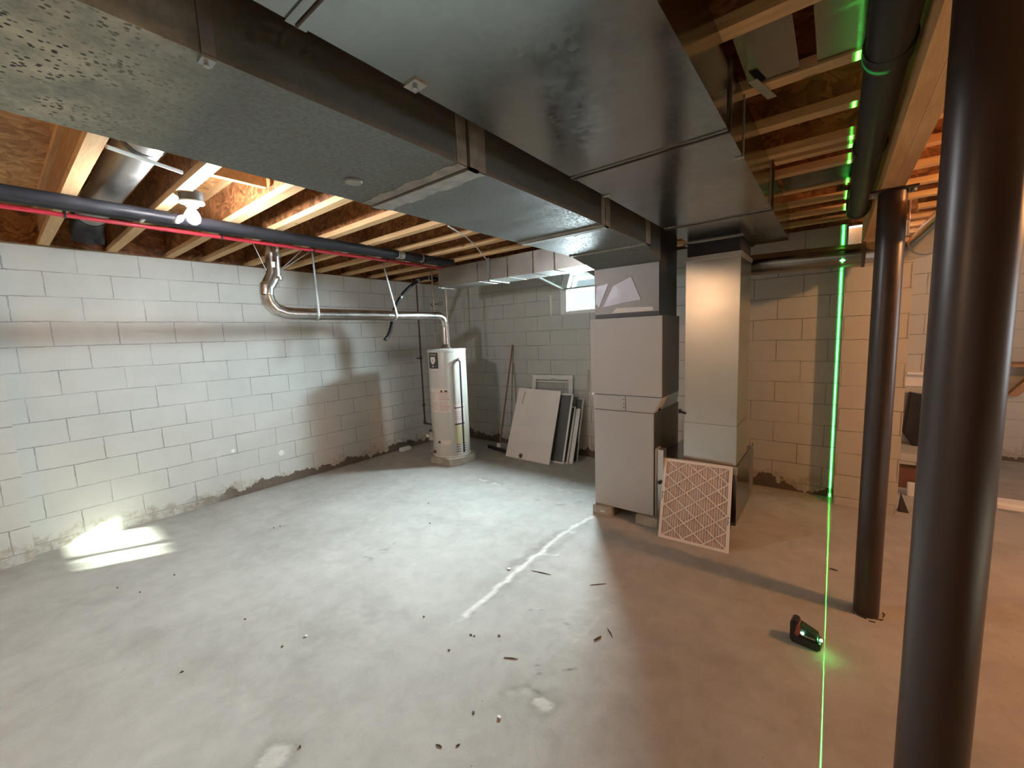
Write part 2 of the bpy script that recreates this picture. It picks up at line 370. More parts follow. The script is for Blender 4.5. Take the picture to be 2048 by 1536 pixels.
# ================================================================ SETTING
def make_floor():
    xs = np.concatenate([np.linspace(-5.35, -5.15, 2), np.arange(-5.12, 1.4, 0.018), np.linspace(1.5, 5.2, 12)])
    ys = np.concatenate([np.linspace(-4.7, -0.4, 8), np.arange(-0.3, 4.95, 0.018), np.linspace(5.0, 7.3, 8)])
    X, Y = np.meshgrid(xs, ys); st = np.full(X.shape, 0.5)
    rnd = np.random.RandomState(3)
    wx = 0.016 * np.sin(X * 23 + Y * 31) + 0.012 * np.sin(X * 57 - Y * 41)
    def seg(p, q, w0, w1, amt, soft=0.5, jit=1.0):
        nonlocal st
        a, b = fl(*p), fl(*q); dx, dy = b.x - a.x, b.y - a.y; L2 = dx * dx + dy * dy + 1e-9
        t = np.clip(((X - a.x) * dx + (Y - a.y) * dy) / L2, 0, 1)
        d = np.hypot(X + wx * jit - a.x - t * dx, Y + wx * jit - a.y - t * dy)
        w = w0 + (w1 - w0) * t
        k = np.clip((w - d) / (w * soft), 0, 1)
        st = st + amt * (1.5 if amt < 0 else 1.1) * k
    def poly(pts, w, amt, soft=0.6, jit=1.0):
        for p, q in zip(pts, pts[1:]): seg(p, q, w, w, amt, soft, jit)
    # pale patched crack running to the furnace pad, grey halo beside it
    seg((930, 1235), (1190, 1035), 0.03, 0.06, -0.10, 1.0)
    seg((1020, 1135), (1120, 1065), 0.055, 0.07, -0.16, 0.8)
    poly([(928, 1232), (965, 1202), (1010, 1163), (1050, 1128), (1085, 1102), (1118, 1072), (1150, 1052), (1195, 1028)], 0.020, 0.40, 0.35, 0.3)
    seg((1085, 1108), (1140, 1110), 0.03, 0.015, 0.28, 0.6); seg((1140, 1066), (1158, 1060), 0.035, 0.035, 0.25, 0.7)
    seg((900, 1250), (930, 1235), 0.012, 0.02, 0.15, 0.8, 0.3)
    # ring-like marks beyond the crack
    poly([(1040, 985), (1075, 1000), (1120, 1010), (1165, 1003), (1195, 990)], 0.018, -0.10)
    poly([(1050, 975), (1090, 968), (1140, 985), (1190, 975)], 0.02, 0.16)
    poly([(1130, 970), (1150, 960), (1165, 968)], 0.012, -0.18); poly([(1140, 978), (1175, 985)], 0.02, 0.2)
    # dark scuffs left of centre
    seg((735, 1097), (765, 1100), 0.018, 0.022, -0.16); seg((730, 1115), (748, 1120), 0.024, 0.02, -0.18); seg((765, 1105), (797, 1080), 0.012, 0.014, -0.13)
    # chalky patch beyond the middle
    seg((960, 958), (1000, 968), 0.09, 0.07, -0.10); seg((958, 958), (972, 962), 0.03, 0.03, 0.38); seg((985, 966), (998, 970), 0.03, 0.03, 0.34)
    # broad damp/grey clouds and pale swirls
    for p, q, w, a in (((640, 1150), (800, 1230), 0.17, -0.05), ((690, 1080), (620, 1180), 0.06, 0.05), ((700, 1220), (760, 1270), 0.09, 0.07), ((850, 1030), (980, 1060), 0.15, -0.05),
                       ((1120, 1250), (1180, 1200), 0.05, 0.10), ((1150, 1280), (1210, 1225), 0.035, 0.14), ((1120, 1235), (1180, 1300), 0.02, -0.14), ((1100, 1290), (1140, 1240), 0.03, -0.10),
                       ((1100, 1300), (1060, 1390), 0.05, -0.05), ((700, 1420), (900, 1480), 0.10, 0.04), ((300, 1280), (560, 1200), 0.15, -0.05), ((200, 1230), (420, 1150), 0.10, 0.04),
                       ((1240, 1100), (1290, 1090), 0.04, 0.06), ((1200, 1230), (1290, 1110), 0.03, 0.07), ((1250, 1170), (1190, 1260), 0.02, -0.08), ((480, 1380), (520, 1450), 0.05, 0.06)):
        seg(p, q, w, w * 0.8, a, 1.0, 2.0)
    # patched post holes: pale disks with a dark soft ring
    for (cx, cy), r in (((547, 1515), 0.058), ((1087, 1408), 0.045)):
        seg((cx, cy), (cx + 1, cy), r * 2.1, r * 2.1, -0.20, 0.9, 0.6); seg((cx, cy), (cx + 1, cy), r, r, 0.44, 0.25, 0.4)
    seg((1045, 1385), (1075, 1400), 0.05, 0.03, 0.10, 0.8); seg((1015, 1385), (1045, 1370), 0.03, 0.03, -0.14, 0.9); seg((1060, 1370), (1085, 1392), 0.02, 0.02, -0.18, 0.9)
    # wandering hairline near the warm side
    poly([(1085, 1350), (1105, 1342), (1140, 1338), (1165, 1333)], 0.006, -0.35, 0.5, 0.5)
    poly([(1060, 1220), (1095, 1219)], 0.005, -0.2, 0.5, 0.2); poly([(1078, 1350), (1075, 1320)], 0.005, -0.2, 0.5, 0.2)
    # floor darker along the walls, in the back strip and at the furnace
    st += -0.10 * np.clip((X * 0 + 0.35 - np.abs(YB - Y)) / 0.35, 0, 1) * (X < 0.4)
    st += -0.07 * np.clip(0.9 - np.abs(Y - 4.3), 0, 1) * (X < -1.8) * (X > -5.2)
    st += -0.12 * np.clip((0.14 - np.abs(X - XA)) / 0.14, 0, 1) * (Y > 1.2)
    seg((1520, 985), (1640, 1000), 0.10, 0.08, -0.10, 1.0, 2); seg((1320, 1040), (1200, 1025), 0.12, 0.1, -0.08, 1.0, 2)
    st = np.clip(st, 0, 1)
    nx, ny = len(xs), len(ys)
    co = np.stack([X.ravel(), Y.ravel(), np.zeros(X.size)], 1)
    idx = np.arange(nx * ny).reshape(ny, nx)
    quads = np.stack([idx[:-1, :-1], idx[:-1, 1:], idx[1:, 1:], idx[1:, :-1]], -1).reshape(-1, 4)
    me = bpy.data.meshes.new('floor')
    me.vertices.add(len(co)); me.vertices.foreach_set('co', co.ravel())
    me.loops.add(quads.size); me.loops.foreach_set('vertex_index', quads.ravel().astype(np.int32))
    me.polygons.add(len(quads)); me.polygons.foreach_set('loop_start', (np.arange(len(quads)) * 4).astype(np.int32))
    me.update(); me.validate()
    at = me.attributes.new('stain', 'FLOAT', 'POINT'); at.data.foreach_set('value', st.ravel().astype(np.float32))
    o = bpy.data.objects.new('floor', me); COL.objects.link(o); me.materials.append(M['floor']); tag(o, kind='structure')
make_floor()
W = 0.22
struct(MB().box((XA - W, -4.6, -0.05), (XA, YB + W, ZT)), 'wall_left', 'wallL')
# thickened run of block at the near end of the left wall
struct(MB().box((XA, -4.6, 0), (-5.0, 0.056, ZT - 0.002)), 'trim_1', 'wallL')
# back wall with its small high window
wx0, wx1, wz0, wz1 = -2.925, -1.85, 1.905, 2.30  # right end, hidden behind the furnace, widened to shape the sun patch
b = MB()
b.box((XA, YB, -0.05), (wx0, YB + W, ZT)).box((wx1, YB, -0.05), (0.06, YB + W, ZT)).box((wx0, YB, -0.05), (wx1, YB + W, wz0)).box((wx0, YB, wz1), (wx1, YB + W, ZT))
struct(b, 'wall_back', 'wallB')
# pilaster carrying the beam, and the walls beyond it
struct(MB().box((0.05, 4.63, 0), (0.475, YB + 1.1, 2.298)), 'trim_2', 'pil')
struct(MB().box((0.05, YB + 0.25, 2.298), (0.475, YB + 1.1, ZT)), 'trim_3', 'pil')
struct(MB().box((0.475, 5.9, -0.05), (1.25, 6.1, ZT)).box((1.15, 6.1, -0.05), (1.25, 7.1, ZT)).box((1.15, 7.1, -0.05), (5.2, 7.3, ZT)), 'wall_far', 'wallF')
ww0, ww1 = 3.6, 5.6
b = MB().box((4.9, -4.6, -0.05), (5.1, ww0, ZT)).box((4.9, ww1, -0.05), (5.1, 7.2, ZT)).box((4.9, ww0, -0.05), (5.1, ww1, 0.9)).box((4.9, ww0, 2.1), (5.1, ww1, ZT))
struct(b, 'wall_right', 'wallL')
struct(MB().box((XA - W, -4.8, -0.05), (5.1, -4.6, ZT)), 'wall_front', 'wallF')
# sill plates and rim boards on the block
struct(MB().box((XA - 0.18, -4.6, ZT), (XA - 0.02, YB + 0.1, ZT + 0.015)), 'trim_4', 'sill')
struct(MB().box((XA - 0.16, -4.6, ZT + 0.015), (XA - 0.13, YB + 0.2, 2.83)), 'trim_5', 'web')
struct(MB().box((XA - 0.16, YB + 0.10, ZT), (0.45, YB + 0.14, 2.83)), 'trim_6', 'web')
struct(MB().box((0.475, 7.12, ZT), (5.0, 7.16, 2.83)), 'trim_7', 'web')
struct(MB().box((4.92, -4.6, ZT), (4.96, 7.2, 2.83)).box((-5.2, -4.62, ZT), (4.96, -4.58, 2.83)), 'trim_8', 'web')
struct(MB().box((XA - W, -4.8, 2.83), (5.1, YB + 0.16, 2.85)).box((0.40, YB + 0.16, 2.83), (5.1, 7.3, 2.85)), 'ceiling', 'sub')

# window_1: small vinyl basement window
w1 = thing('window_1', ((wx0 + wx1) / 2, YB + 0.1, wz0), None, None); w1['kind'] = 'structure'
b = MB(); f = 0.10
b.box((wx0, YB + 0.01, wz0), (wx0 + f, YB + 0.15, wz1)).box((wx1 - f, YB + 0.01, wz0), (wx1, YB + 0.15, wz1))
b.box((wx0 + f, YB + 0.01, wz0), (wx1 - f, YB + 0.15, wz0 + 0.045)).box((wx0 + f, YB + 0.01, wz1 - 0.06), (wx1 - f, YB + 0.15, wz1))
b.build('window_frame', 'vinyl', w1, bevel=0.004)
b = MB()
b.box((wx0 + f, YB + 0.10, wz0 + 0.045), (wx1 - f, YB + 0.13, wz0 + 0.07)).box((wx0 + f, YB + 0.10, wz1 - 0.08), (wx1 - f, YB + 0.13, wz1 - 0.06))
b.box((wx0 + f, YB + 0.10, wz0 + 0.07), (wx0 + f + 0.02, YB + 0.13, wz1 - 0.08)).box((wx1 - f - 0.02, YB + 0.10, wz0 + 0.07), (wx1 - f, YB + 0.13, wz1 - 0.08))
b.box((wx0 + f + 0.02, YB + 0.112, wz0 + 0.105), (wx1 - f - 0.02, YB + 0.122, wz0 + 0.112))
b.box((-2.05, YB + 0.09, wz0 + 0.045), (-2.03, YB + 0.14, wz1 - 0.06)).box((-2.13, YB + 0.09, wz0 + 0.045), (-2.11, YB + 0.14, wz1 - 0.06)).box((-2.30, YB + 0.09, wz0 + 0.045), (-2.22, YB + 0.14, wz1 - 0.06))  # unseen vertical bars added to split the sun patch into streaks
b.build('sash', 'vinyl', w1)
MB().box((wx0 + f + 0.02, YB + 0.113, wz0 + 0.07), (wx1 - f - 0.02, YB + 0.117, wz1 - 0.08)).build('pane', 'glass', w1)
# opened inner sash, hinged at the head and propped up toward the joists
w2 = thing('window_sash', (-2.65, 4.5, 2.21), 'glazed metal sash swung up on its hinges over the small high window', 'window sash')
hx0, hx1 = -2.86, -2.22
P0, P1 = Vector((hx0, 4.80, 2.232)), Vector((hx1, 4.80, 2.232)); Q0, Q1 = Vector((hx0 - 0.06, 4.28, 2.362)), Vector((hx1 - 0.06, 4.28, 2.362))
def bar(b, p, q, w=0.035, t=0.02, nrm=Vector((0, 0.24, 0.97))):
    d = (q - p).normalized(); s = d.cross(nrm).normalized() * w / 2; n = nrm * t / 2
    b.hexa([p - s - n, p + s - n, q + s - n, q - s - n, p - s + n, p + s + n, q + s + n, q - s + n])
b = MB(); bar(b, P0, P1); bar(b, Q0, Q1); bar(b, P0, Q0); bar(b, P1, Q1); b.build('sash_frame', 'strap', w2)
MB().hexa([P0, P1, Q1, Q0, P0 + Vector((0, 0, .004)), P1 + Vector((0, 0, .004)), Q1 + Vector((0, 0, .004)), Q0 + Vector((0, 0, .004))]).build('pane', 'glass_sash', w2)
tag(MB().box((-3.075, YB - 0.012, 1.91), (-3.045, YB + 0.001, 2.18)).build('mortar_strip', 'white', bevel=0.004), 'white vertical strip of filler on the block left of the high window', 'filler strip')

# window in the right wall, out of frame, letting daylight in on the floor
w3 = thing('window_2', (4.95, (ww0 + ww1) / 2, 0.9), None, None); w3['kind'] = 'structure'
b = MB()
for y in (ww0, (ww0 + ww1) / 2 - 0.03, ww1 - 0.06): b.box((4.95, y, 0.9), (5.02, y + 0.06, 2.1))
b.box((4.95, ww0, 0.9), (5.02, ww1, 0.96)).box((4.95, ww0, 2.04), (5.02, ww1, 2.1))
b.build('window_frame', 'vinyl', w3)

# ================================================================ JOISTS
jy = [0.385, 0.79, 1.20, 1.50, 1.91, 2.30, 2.68, 3.06, 3.46, 3.87, 4.27, 4.64]
jlab = ['wood I-joist nearest the camera with plywood-faced web, left of the round duct',
        'wood I-joist with printed flange that carries the lit lamp holder',
        'wood I-joist just past the lamp, met by the short timber block',
        'wood I-joist second past the lamp, just before the flue enters the ceiling',
        'wood I-joist just beyond where the flue enters the ceiling',
        'wood I-joist over the first strap of the horizontal flue',
        'wood I-joist between the two straps of the horizontal flue',
        'wood I-joist over the second strap of the horizontal flue',
        'wood I-joist passing just in front of the small branch duct',
        'wood I-joist passing just behind the small branch duct',
        'wood I-joist third from the back wall over the flue elbow, behind the branch duct',
        'wood I-joist closest to the back wall and its high window']
FW2 = 0.032
def joist(y, x0, x1, label, web='web', grp='wood I-joists under the subfloor'):
    t = thing('floor_joist', ((x0 + x1) / 2, y, ZJ), label, 'joist', grp)
    MB().box((x0, y - FW2, ZJ), (x1, y + FW2, ZJ + 0.038)).build('bottom_flange', 'flange', t)
    MB().box((x0, y - FW2, 2.79), (x1, y + FW2, 2.829)).build('top_flange', 'flange', t)
    MB().box((x0, y - 0.006, ZJ + 0.038), (x1, y + 0.006, 2.79)).build('web', web, t)
for i, y in enumerate(jy): joist(y, XA - 0.12, 0.30, jlab[i], 'ply' if i == 0 else 'web')
rlab = ['wood I-joist beyond the beam, first seen right of the beam end', 'wood I-joist beyond the beam, second seen past the near post',
        'wood I-joist beyond the beam, just before the far post', 'wood I-joist beyond the beam, just after the far post', 'wood I-joist beyond the beam over the bright silver pipe',
        'wood I-joist beyond the beam past the silver pipe', 'wood I-joist beyond the beam before the pilaster', 'wood I-joist beyond the beam beside the pilaster top']
for i, y in enumerate([1.52, 1.93, 2.32, 2.70, 3.08, 3.48, 3.89, 4.29]):
    joist(y, 0.302, 4.9, rlab[i], grp='wood I-joists right of the beam')
for i, y in enumerate([4.72, 5.12, 5.52, 5.92, 6.32]):
    joist(y, 0.48, 4.9, 'wood I-joist deep in the far room beyond the pilaster', grp='wood I-joists over the far room')
# doubled member right of the wide duct
t = thing('floor_joist', (-0.02, 2.80, ZJ), 'short doubled I-joist flange beside the wide duct, close to its neighbour', 'joist')
MB().box((-0.30, 2.77, ZJ), (0.30, 2.83, ZJ + 0.038)).build('bottom_flange', 'flange', t)
MB().box((-0.30, 2.794, ZJ + 0.038), (0.30, 2.806, 2.829)).build('web', 'web', t)
# timber blocking between joists near the lamp
tag(MB().box((-2.80, 0.824, 2.60), (-2.762, 1.166, 2.69)).build('timber_block', 'flange', bevel=0.002), 'short timber block nailed between two joists beside the lamp', 'timber block')
tag(MB().box((-3.9, 1.233, 2.76), (-2.0, 1.27, 2.789)).build('furring_strip', 'flange'), 'thin pale furring strip high in the joist bay right of the lamp', 'wood strip')

# beam and steel posts
bm_ = thing('support_beam', (0.2, 1.5, 2.30), 'orange-lit timber beam resting on the two brown steel posts', 'beam')
MB().box((0.152, -3.0, 2.302), (0.197, 4.85, 2.529)).build('beam_ply', 'beam', bm_)
MB().box((0.198, -3.0, 2.302), (0.243, 4.85, 2.529)).build('beam_ply', 'beam', bm_)
def post(x, y, label, cap):
    t = thing('steel_post', (x, y, 0), label, 'post')
    MB().lathe([(0.0575, 0.0), (0.0575, 2.29)], (x, y, 0), 64).build('shaft', 'post', t, smooth=40)
    MB().box((x - 0.09, y - 0.065, 2.29), (x + 0.09, y + 0.065, 2.30)).build('cap_plate', 'post', t, bevel=0.001)
    if cap:
        for s in (-1, 1): MB().lathe([(0.011, 0.0), (0.011, 0.012)], (x + s * 0.075, y - 0.02, 2.278), 8).build('bolt', 'strap', t)
        for k in range(9):
            b = MB()
            a = -2.6 + k * 0.42 + 0.3 * random.random(); r = 0.064 + 0.035 * random.random()
            b.box((-0.012 * random.random() - 0.004, -0.003, 0), (0.012, 0.003, 0.002 + 0.004 * random.random()), Matrix.Translation((x + r * math.cos(a), y + r * math.sin(a), 0)) @ Matrix.Rotation(a + 1.2 + random.random() * 0.5, 4, 'Z'))
            b.build('debris_chip', 'debris', t)
post(0.206, 1.19, 'large brown steel post close to the camera at right edge', False)
post(0.203, 2.92, 'farther brown steel post with cap plate under the beam', True)

# ================================================================ DUCTS
# dusty supply trunk
D = thing('supply_duct', (-1.36, 1.0, 2.25), 'dusty spotted metal duct running lengthwise above the joist bays at left', 'duct')
x0, x1, zb, zt = -1.66, -1.062, 2.25, 2.50
MB().box((x0, -2.5, zb), (x1, 1.12, zt)).build('duct_section', 'galv_dusty', D)
MB().box((x0, 1.12, zb), (x1, 2.26, zt)).build('duct_section', 'galv_dusty', D)
MB().box((x0, 2.26, zb), (x1, 2.90, zt)).build('duct_section', 'galv_dusty', D)
MB().hexa([(x0, 2.90, zb), (x1, 2.90, zb), (-1.095, 3.318, 2.185), (-1.66, 3.318, 2.185), (x0, 2.90, zt), (x1, 2.90, zt), (-1.095, 3.318, zt), (-1.66, 3.318, zt)]).build('duct_section', 'galv_dusty', D)
def uflange(y0, y1, t, name, mat, parent, X0=x0, X1=x1, ZB=zb, ZTT=zt, wav=0.0):
    b = MB(); n = 40
    if wav:
        rows = []
        # bottom band with ragged edges
        for e0, e1 in ((0, 1),):
            pts = []
            for k in range(n + 1):
                x = X0 - t + (X1 - X0 + 2 * t) * k / n
                pts.append((x, y0 + wav * (math.sin(k * 0.5) + 0.4 * math.sin(k * 1.7)), y1 + wav * (math.sin(k * 0.43 + 2) + 0.4 * math.sin(k * 1.3))))
            for (xa_, a0, a1), (xb_, b0, b1) in zip(pts, pts[1:]):
                b.hexa([(xa_, a0, ZB - t), (xb_, b0, ZB - t), (xb_, b1, ZB - t), (xa_, a1, ZB - t), (xa_, a0, ZB), (xb_, b0, ZB), (xb_, b1, ZB), (xa_, a1, ZB)])
    else:
        b.box((X0 - t, y0, ZB - t), (X1 + t, y1, ZB))
    b.box((X1, y0, ZB - t), (X1 + t, y1, ZTT)).box((X0 - t, y0, ZB - t), (X0, y1, ZTT))
    return b.build(name, mat, parent)
uflange(1.085, 1.235, 0.002, 'sealant_band', 'mastic', D, wav=0.007)
uflange(1.135, 1.139, 0.006, 'seam_ridge', 'line', D); uflange(1.142, 1.185, 0.010, 'drive_cleat', 'mastic', D); uflange(1.187, 1.191, 0.005, 'seam_ridge', 'line', D)
uflange(2.215, 2.33, 0.002, 'sealant_band', 'mastic', D, wav=0.005)
uflange(2.262, 2.30, 0.008, 'drive_cleat', 'mastic', D)
uflange(2.90, 2.985, 0.006, 'drive_cleat', 'mastic', D)
# hanger strap with screw on the near side
MB().box((x1, 0.345, 2.252), (x1 + 0.004, 0.371, 2.52)).box((x1 - 0.028, 0.345, 2.243), (x1 + 0.004, 0.371, 2.249)).build('hanger_strap', 'strap', D)
MB().lathe([(0.007, 0), (0.004, 0.008)], (x1 - 0.016, 0.358, 2.236), 8).build('screw', 'galv_pipe', D)
MB().lathe([(0.03, 0), (0.034, 0.006)], (x1 - 0.40, 0.93, 2.242), 16).build('plug_cap', 'mastic', D)

# wide clean return trunk
R = thing('return_duct', (-0.61, 1.5, 2.305), 'wide clean grey metal duct running lengthwise, right of the dusty one', 'duct')
a0, a1, rz, rt = -0.912, -0.311, 2.305, 2.524
for ya, yb_ in ((-2.5, 0.475), (0.475, 1.635), (1.635, 2.85), (2.85, 3.95)):
    MB().box((a0, ya, rz), (a1, yb_, rt)).build('duct_section', 'galv', R)
for ys_ in (0.475, 1.635, 2.85):
    b = MB(); b.box((a0 - .003, ys_ - 0.022, rz - 0.004), (a1 + 0.003, ys_ + 0.022, rz)).box((a1, ys_ - 0.022, rz - 0.004), (a1 + 0.004, ys_ + 0.022, rt))
    b.build('drive_cleat', 'galv', R)
    MB().box((a0, ys_ - 0.002, rz - 0.008), (a1 + 0.004, ys_ + 0.002, rz - 0.003)).box((a1, ys_ - 0.002, rz - 0.004), (a1 + 0.007, ys_ + 0.002, rt)).build('seam_ridge', 'line', R)
for yy in (1.90, 2.72):
    MB().box((a1, yy, rz), (a1 + 0.003, yy + 0.012, ZJ + 0.03)).box((a1 - 0.03, yy, rz - 0.004), (a1 + 0.003, yy + 0.02, rz)).build('hanger_strap', 'strap', R)
MB().box((a0 - 0.004, 0.75, rz - 0.005), (a0 + 0.045, 0.79, rz)).build('hanger_tab', 'galv_pipe', R)
MB().lathe([(0.008, 0), (0.004, 0.008)], (a0 + 0.02, 0.77, rz - 0.012), 8).build('screw', 'strap', R)
MB().box((a0 - 0.004, 1.93, rz - 0.005), (a0 + 0.03, 1.955, rz)).build('hanger_tab', 'strap', R)

# return drop beside the furnace
Q = thing('return_drop', (-0.75, 3.7, 0.10), 'tall shiny vertical duct between furnace and right-hand wall, filter leaning in front', 'duct')
MB().box((-0.943, 3.46, 0.893), (-0.561, 3.94, 2.20)).build('riser', 'galv_drop', Q, bevel=0.003)
MB().box((-0.946, 3.457, 0.576), (-0.558, 3.943, 0.892)).build('riser', 'galv_drop', Q, bevel=0.003)
MB().box((-0.935, 3.468, 2.2), (-0.569, 3.93, 2.304)).build('canvas_collar', 'canvas', Q)
MB().box((-0.95, 3.45, 2.165), (-0.555, 3.95, 2.20)).build('collar_band', 'galv_brush', Q, bevel=0.002)
MB().box((-0.96, 3.44, 2.296), (-0.545, 3.96, 2.3045)).build('top_flange', 'galv', Q)
MB().box((-1.138, 3.445, 0.10), (-0.55, 4.17, 0.575)).build('boot', 'galv', Q, bevel=0.003)
MB().box((-1.136, 3.435, 0.515), (-0.545, 3.4449, 0.577)).build('boot_lip', 'strap', Q)
MB().box((-0.5499, 4.165, 0.09), (-0.535, 4.18, 0.60)).build('corner_bead', 'galv_pipe', Q)
MB().box((-1.10, 3.6, 0.0), (-0.60, 4.1, 0.10)).build('support_base', 'concrete', Q)
b = MB(); b.tube([(-0.99, 3.50, 0.97), (-0.935, 3.452, 0.965)], 0.009, 8); b.box((-1.0, 3.49, 0.955), (-0.985, 3.52, 0.985)); b.build('damper_handle', 'black', Q)

# furnace
F = thing('furnace', (-1.41, 3.6, 0.084), 'tall grey upright furnace cabinet standing on concrete blocks', 'furnace')
fy = 3.32
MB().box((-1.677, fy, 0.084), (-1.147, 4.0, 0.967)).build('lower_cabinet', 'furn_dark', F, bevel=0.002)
MB().box((-1.680, fy - 0.012, 0.086), (-1.144, fy - 0.0005, 0.965)).build('door_panel', 'furn', F, bevel=0.003)
MB().hexa([(-1.677, fy - 0.002, 0.969), (-1.147, fy - 0.002, 0.969), (-1.147, 3.96, 0.969), (-1.677, 3.96, 0.969), (-1.705, fy - 0.004, 1.10), (-1.079, fy - 0.004, 1.10), (-1.079, 3.775, 1.10), (-1.705, 3.775, 1.10)]).build('transition_collar', 'furn', F)
MB().box((-1.388, fy - 0.006, 0.972), (-1.384, fy - 0.0025, 1.098)).build('seam_ridge', 'line', F)
for zz in (1.0, 1.035, 1.07): MB().lathe([(0.004, 0), (0.004, 0.006)], (0, 0, 0), 8).build('screw', 'line', F, local=Matrix.Translation(Vector((-1.402, fy - 0.005, zz)) - F.location) @ Matrix.Rotation(PI / 2, 4, 'X'))
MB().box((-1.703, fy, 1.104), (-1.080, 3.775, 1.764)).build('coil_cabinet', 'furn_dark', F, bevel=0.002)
MB().box((-1.705, fy - 0.012, 1.106), (-1.078, fy - 0.0005, 1.762)).build('coil_panel', 'furn', F, bevel=0.003)
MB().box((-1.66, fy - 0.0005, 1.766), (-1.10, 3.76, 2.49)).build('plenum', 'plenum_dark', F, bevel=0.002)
MB().box((-1.66, fy - 0.004, 1.80), (-1.105, fy - 0.0015, 2.18)).build('plenum_front', 'plenum', F)
MB().prism([(-1.64, fy - 0.006, 2.04), (-1.53, fy - 0.006, 2.055), (-1.62, fy - 0.006, 1.86), (-1.655, fy - 0.006, 1.90)], (0, -0.002, 0)).build('foil_tape', 'foil', F)
MB().prism([(-1.49, fy - 0.007, 2.03), (-1.33, fy - 0.007, 2.09), (-1.25, fy - 0.007, 1.90), (-1.58, fy - 0.007, 1.86)], (0, -0.002, 0)).build('foil_tape', 'foil', F)
MB().prism([(-1.50, fy - 0.005, 1.805), (-1.15, fy - 0.005, 1.805), (-1.15, fy - 0.005, 1.835), (-1.46, fy - 0.005, 1.845)], (0, -0.002, 0)).build('sealing_strip', 'whitepanel', F)
# filter rack between furnace and boot
MB().box((-1.1435, 3.335, 0.08), (-1.1395, 3.44, 0.665)).box((-1.139, 3.33, 0.08), (-1.128, 3.44, 0.665)).build('rack_edge', 'furn', F)
MB().box((-1.125, 3.345, 0.08), (-1.075, 3.43, 0.66)).build('filter_rack', 'galv_brush', F, bevel=0.002)
MB().lathe([(0.004, 0), (0.013, 0.006), (0.015, 0.018), (0.008, 0.026)], (0, 0, 0), 14).build('knob', 'black', F, local=Matrix.Translation(Vector((-1.10, 3.344, 0.385)) - F.location) @ Matrix.Rotation(PI / 2, 4, 'X'))
MB().lathe([(0.004, 0), (0.016, 0.006), (0.016, 0.02)], (0, 0, 0), 14).build('knob', 'black', F, local=Matrix.Translation(Vector((-1.146, 3.42, 0.99)) - F.location) @ Matrix.Rotation(PI / 2, 4, 'Y'))
for (xx, lab) in ((-1.605, 'concrete block under the front left corner of the furnace'), (-1.20, 'concrete block under the front right corner of the furnace')):
    tag(MB().box((xx - 0.085, 3.27, 0), (xx + 0.10, 3.85, 0.083)).build('concrete_block', 'concrete', bevel=0.004), lab, 'block')
tag(MB().prism([(-1.62, 3.262, 0.03), (-1.56, 3.262, 0.035), (-1.57, 3.262, 0.055), (-1.60, 3.262, 0.05)], (0, 0.008, 0)).build('paint_chip', 'chip'), 'white paint splash on the left furnace block', 'paint splash')

# small branch duct toward the left wall
B = thing('branch_duct', (-2.85, 3.75, 2.29), 'narrow silver branch duct crossing toward the left wall at the back', 'duct')
by, bz0, bz1 = 3.60, 2.29, 2.515
edges = [-3.955, -3.28, -2.84, -2.50, -2.24, -1.665]
for xa_, xb_ in zip(edges, edges[1:]): MB().box((xa_, by, bz0), (xb_, by + 0.34, bz1)).build('duct_section', 'galv_brush', B)
for xx in edges[1:-1]: MB().box((xx - 0.008, by - 0.005, bz0 - 0.004), (xx + 0.008, by + 0.345, bz1)).build('drive_cleat', 'galv_pipe', B)
MB().box((-3.12, by - 0.009, bz0 - 0.012), (-3.095, by - 0.005, ZJ)).box((-3.12, by - 0.009, bz0 - 0.014), (-3.095, by + 0.35, bz0 - 0.0045)).build('hanger_strap', 'strap', B)
MB().box((-3.957, by - 0.012, bz0 - 0.007), (-3.94, by + 0.35, bz0 - 0.0005)).build('hanger_strap', 'strap', B)

# round pipe crossing behind the return drop
Pp = thing('round_pipe', (-0.3, 4.3, 2.09), 'round metal pipe crossing behind the shiny drop, turning past the beam', 'pipe')
MB().tube([(-1.06, 4.3, 2.20), (-0.20, 4.3, 2.182)], 0.089, 28).build('pipe_section', 'galv', Pp, smooth=40)
MB().tube([(-0.22, 4.3, 2.182), (0.15, 4.3, 2.172)], 0.0875, 28).build('pipe_section', 'galv', Pp, smooth=40)
MB().tube([(0.14, 4.3, 2.172), (0.16, 4.3, 2.172)], 0.097, 28).build('pipe_band', 'line', Pp, smooth=40)
MB().tube([(0.16, 4.3, 2.17), (0.30, 4.28, 2.17), (0.40, 4.21, 2.17), (0.455, 4.10, 2.17), (0.46, 3.98, 2.17)], 0.088, 28).build('elbow', 'galv_pipe', Pp, smooth=25)
MB().tube([(0.46, 3.98, 2.17), (0.47, 2.3, 2.17)], 0.087, 28).build('pipe_section', 'galv_pipe', Pp, smooth=40)
MB().tube([(0.46, 4.01, 2.17), (0.46, 3.97, 2.17)], 0.092, 28).build('pipe_band', 'galv_pipe', Pp, smooth=40)
pe = thing('pipe_elbow', (-1.02, 4.15, 2.1), 'short metal elbow visible between furnace plenum and shiny drop', 'pipe elbow')
MB().tube([(-1.01, 4.06, 2.40), (-1.01, 4.07, 2.30), (-1.02, 4.11, 2.23), (-1.05, 4.18, 2.20)], 0.07, 20).build('elbow_body', 'galv_pipe', pe, smooth=25)
MB().tube([(-1.01, 4.06, 2.52), (-1.01, 4.06, 2.40)], 0.072, 20).build('collar', 'galv_pipe', pe, smooth=25)

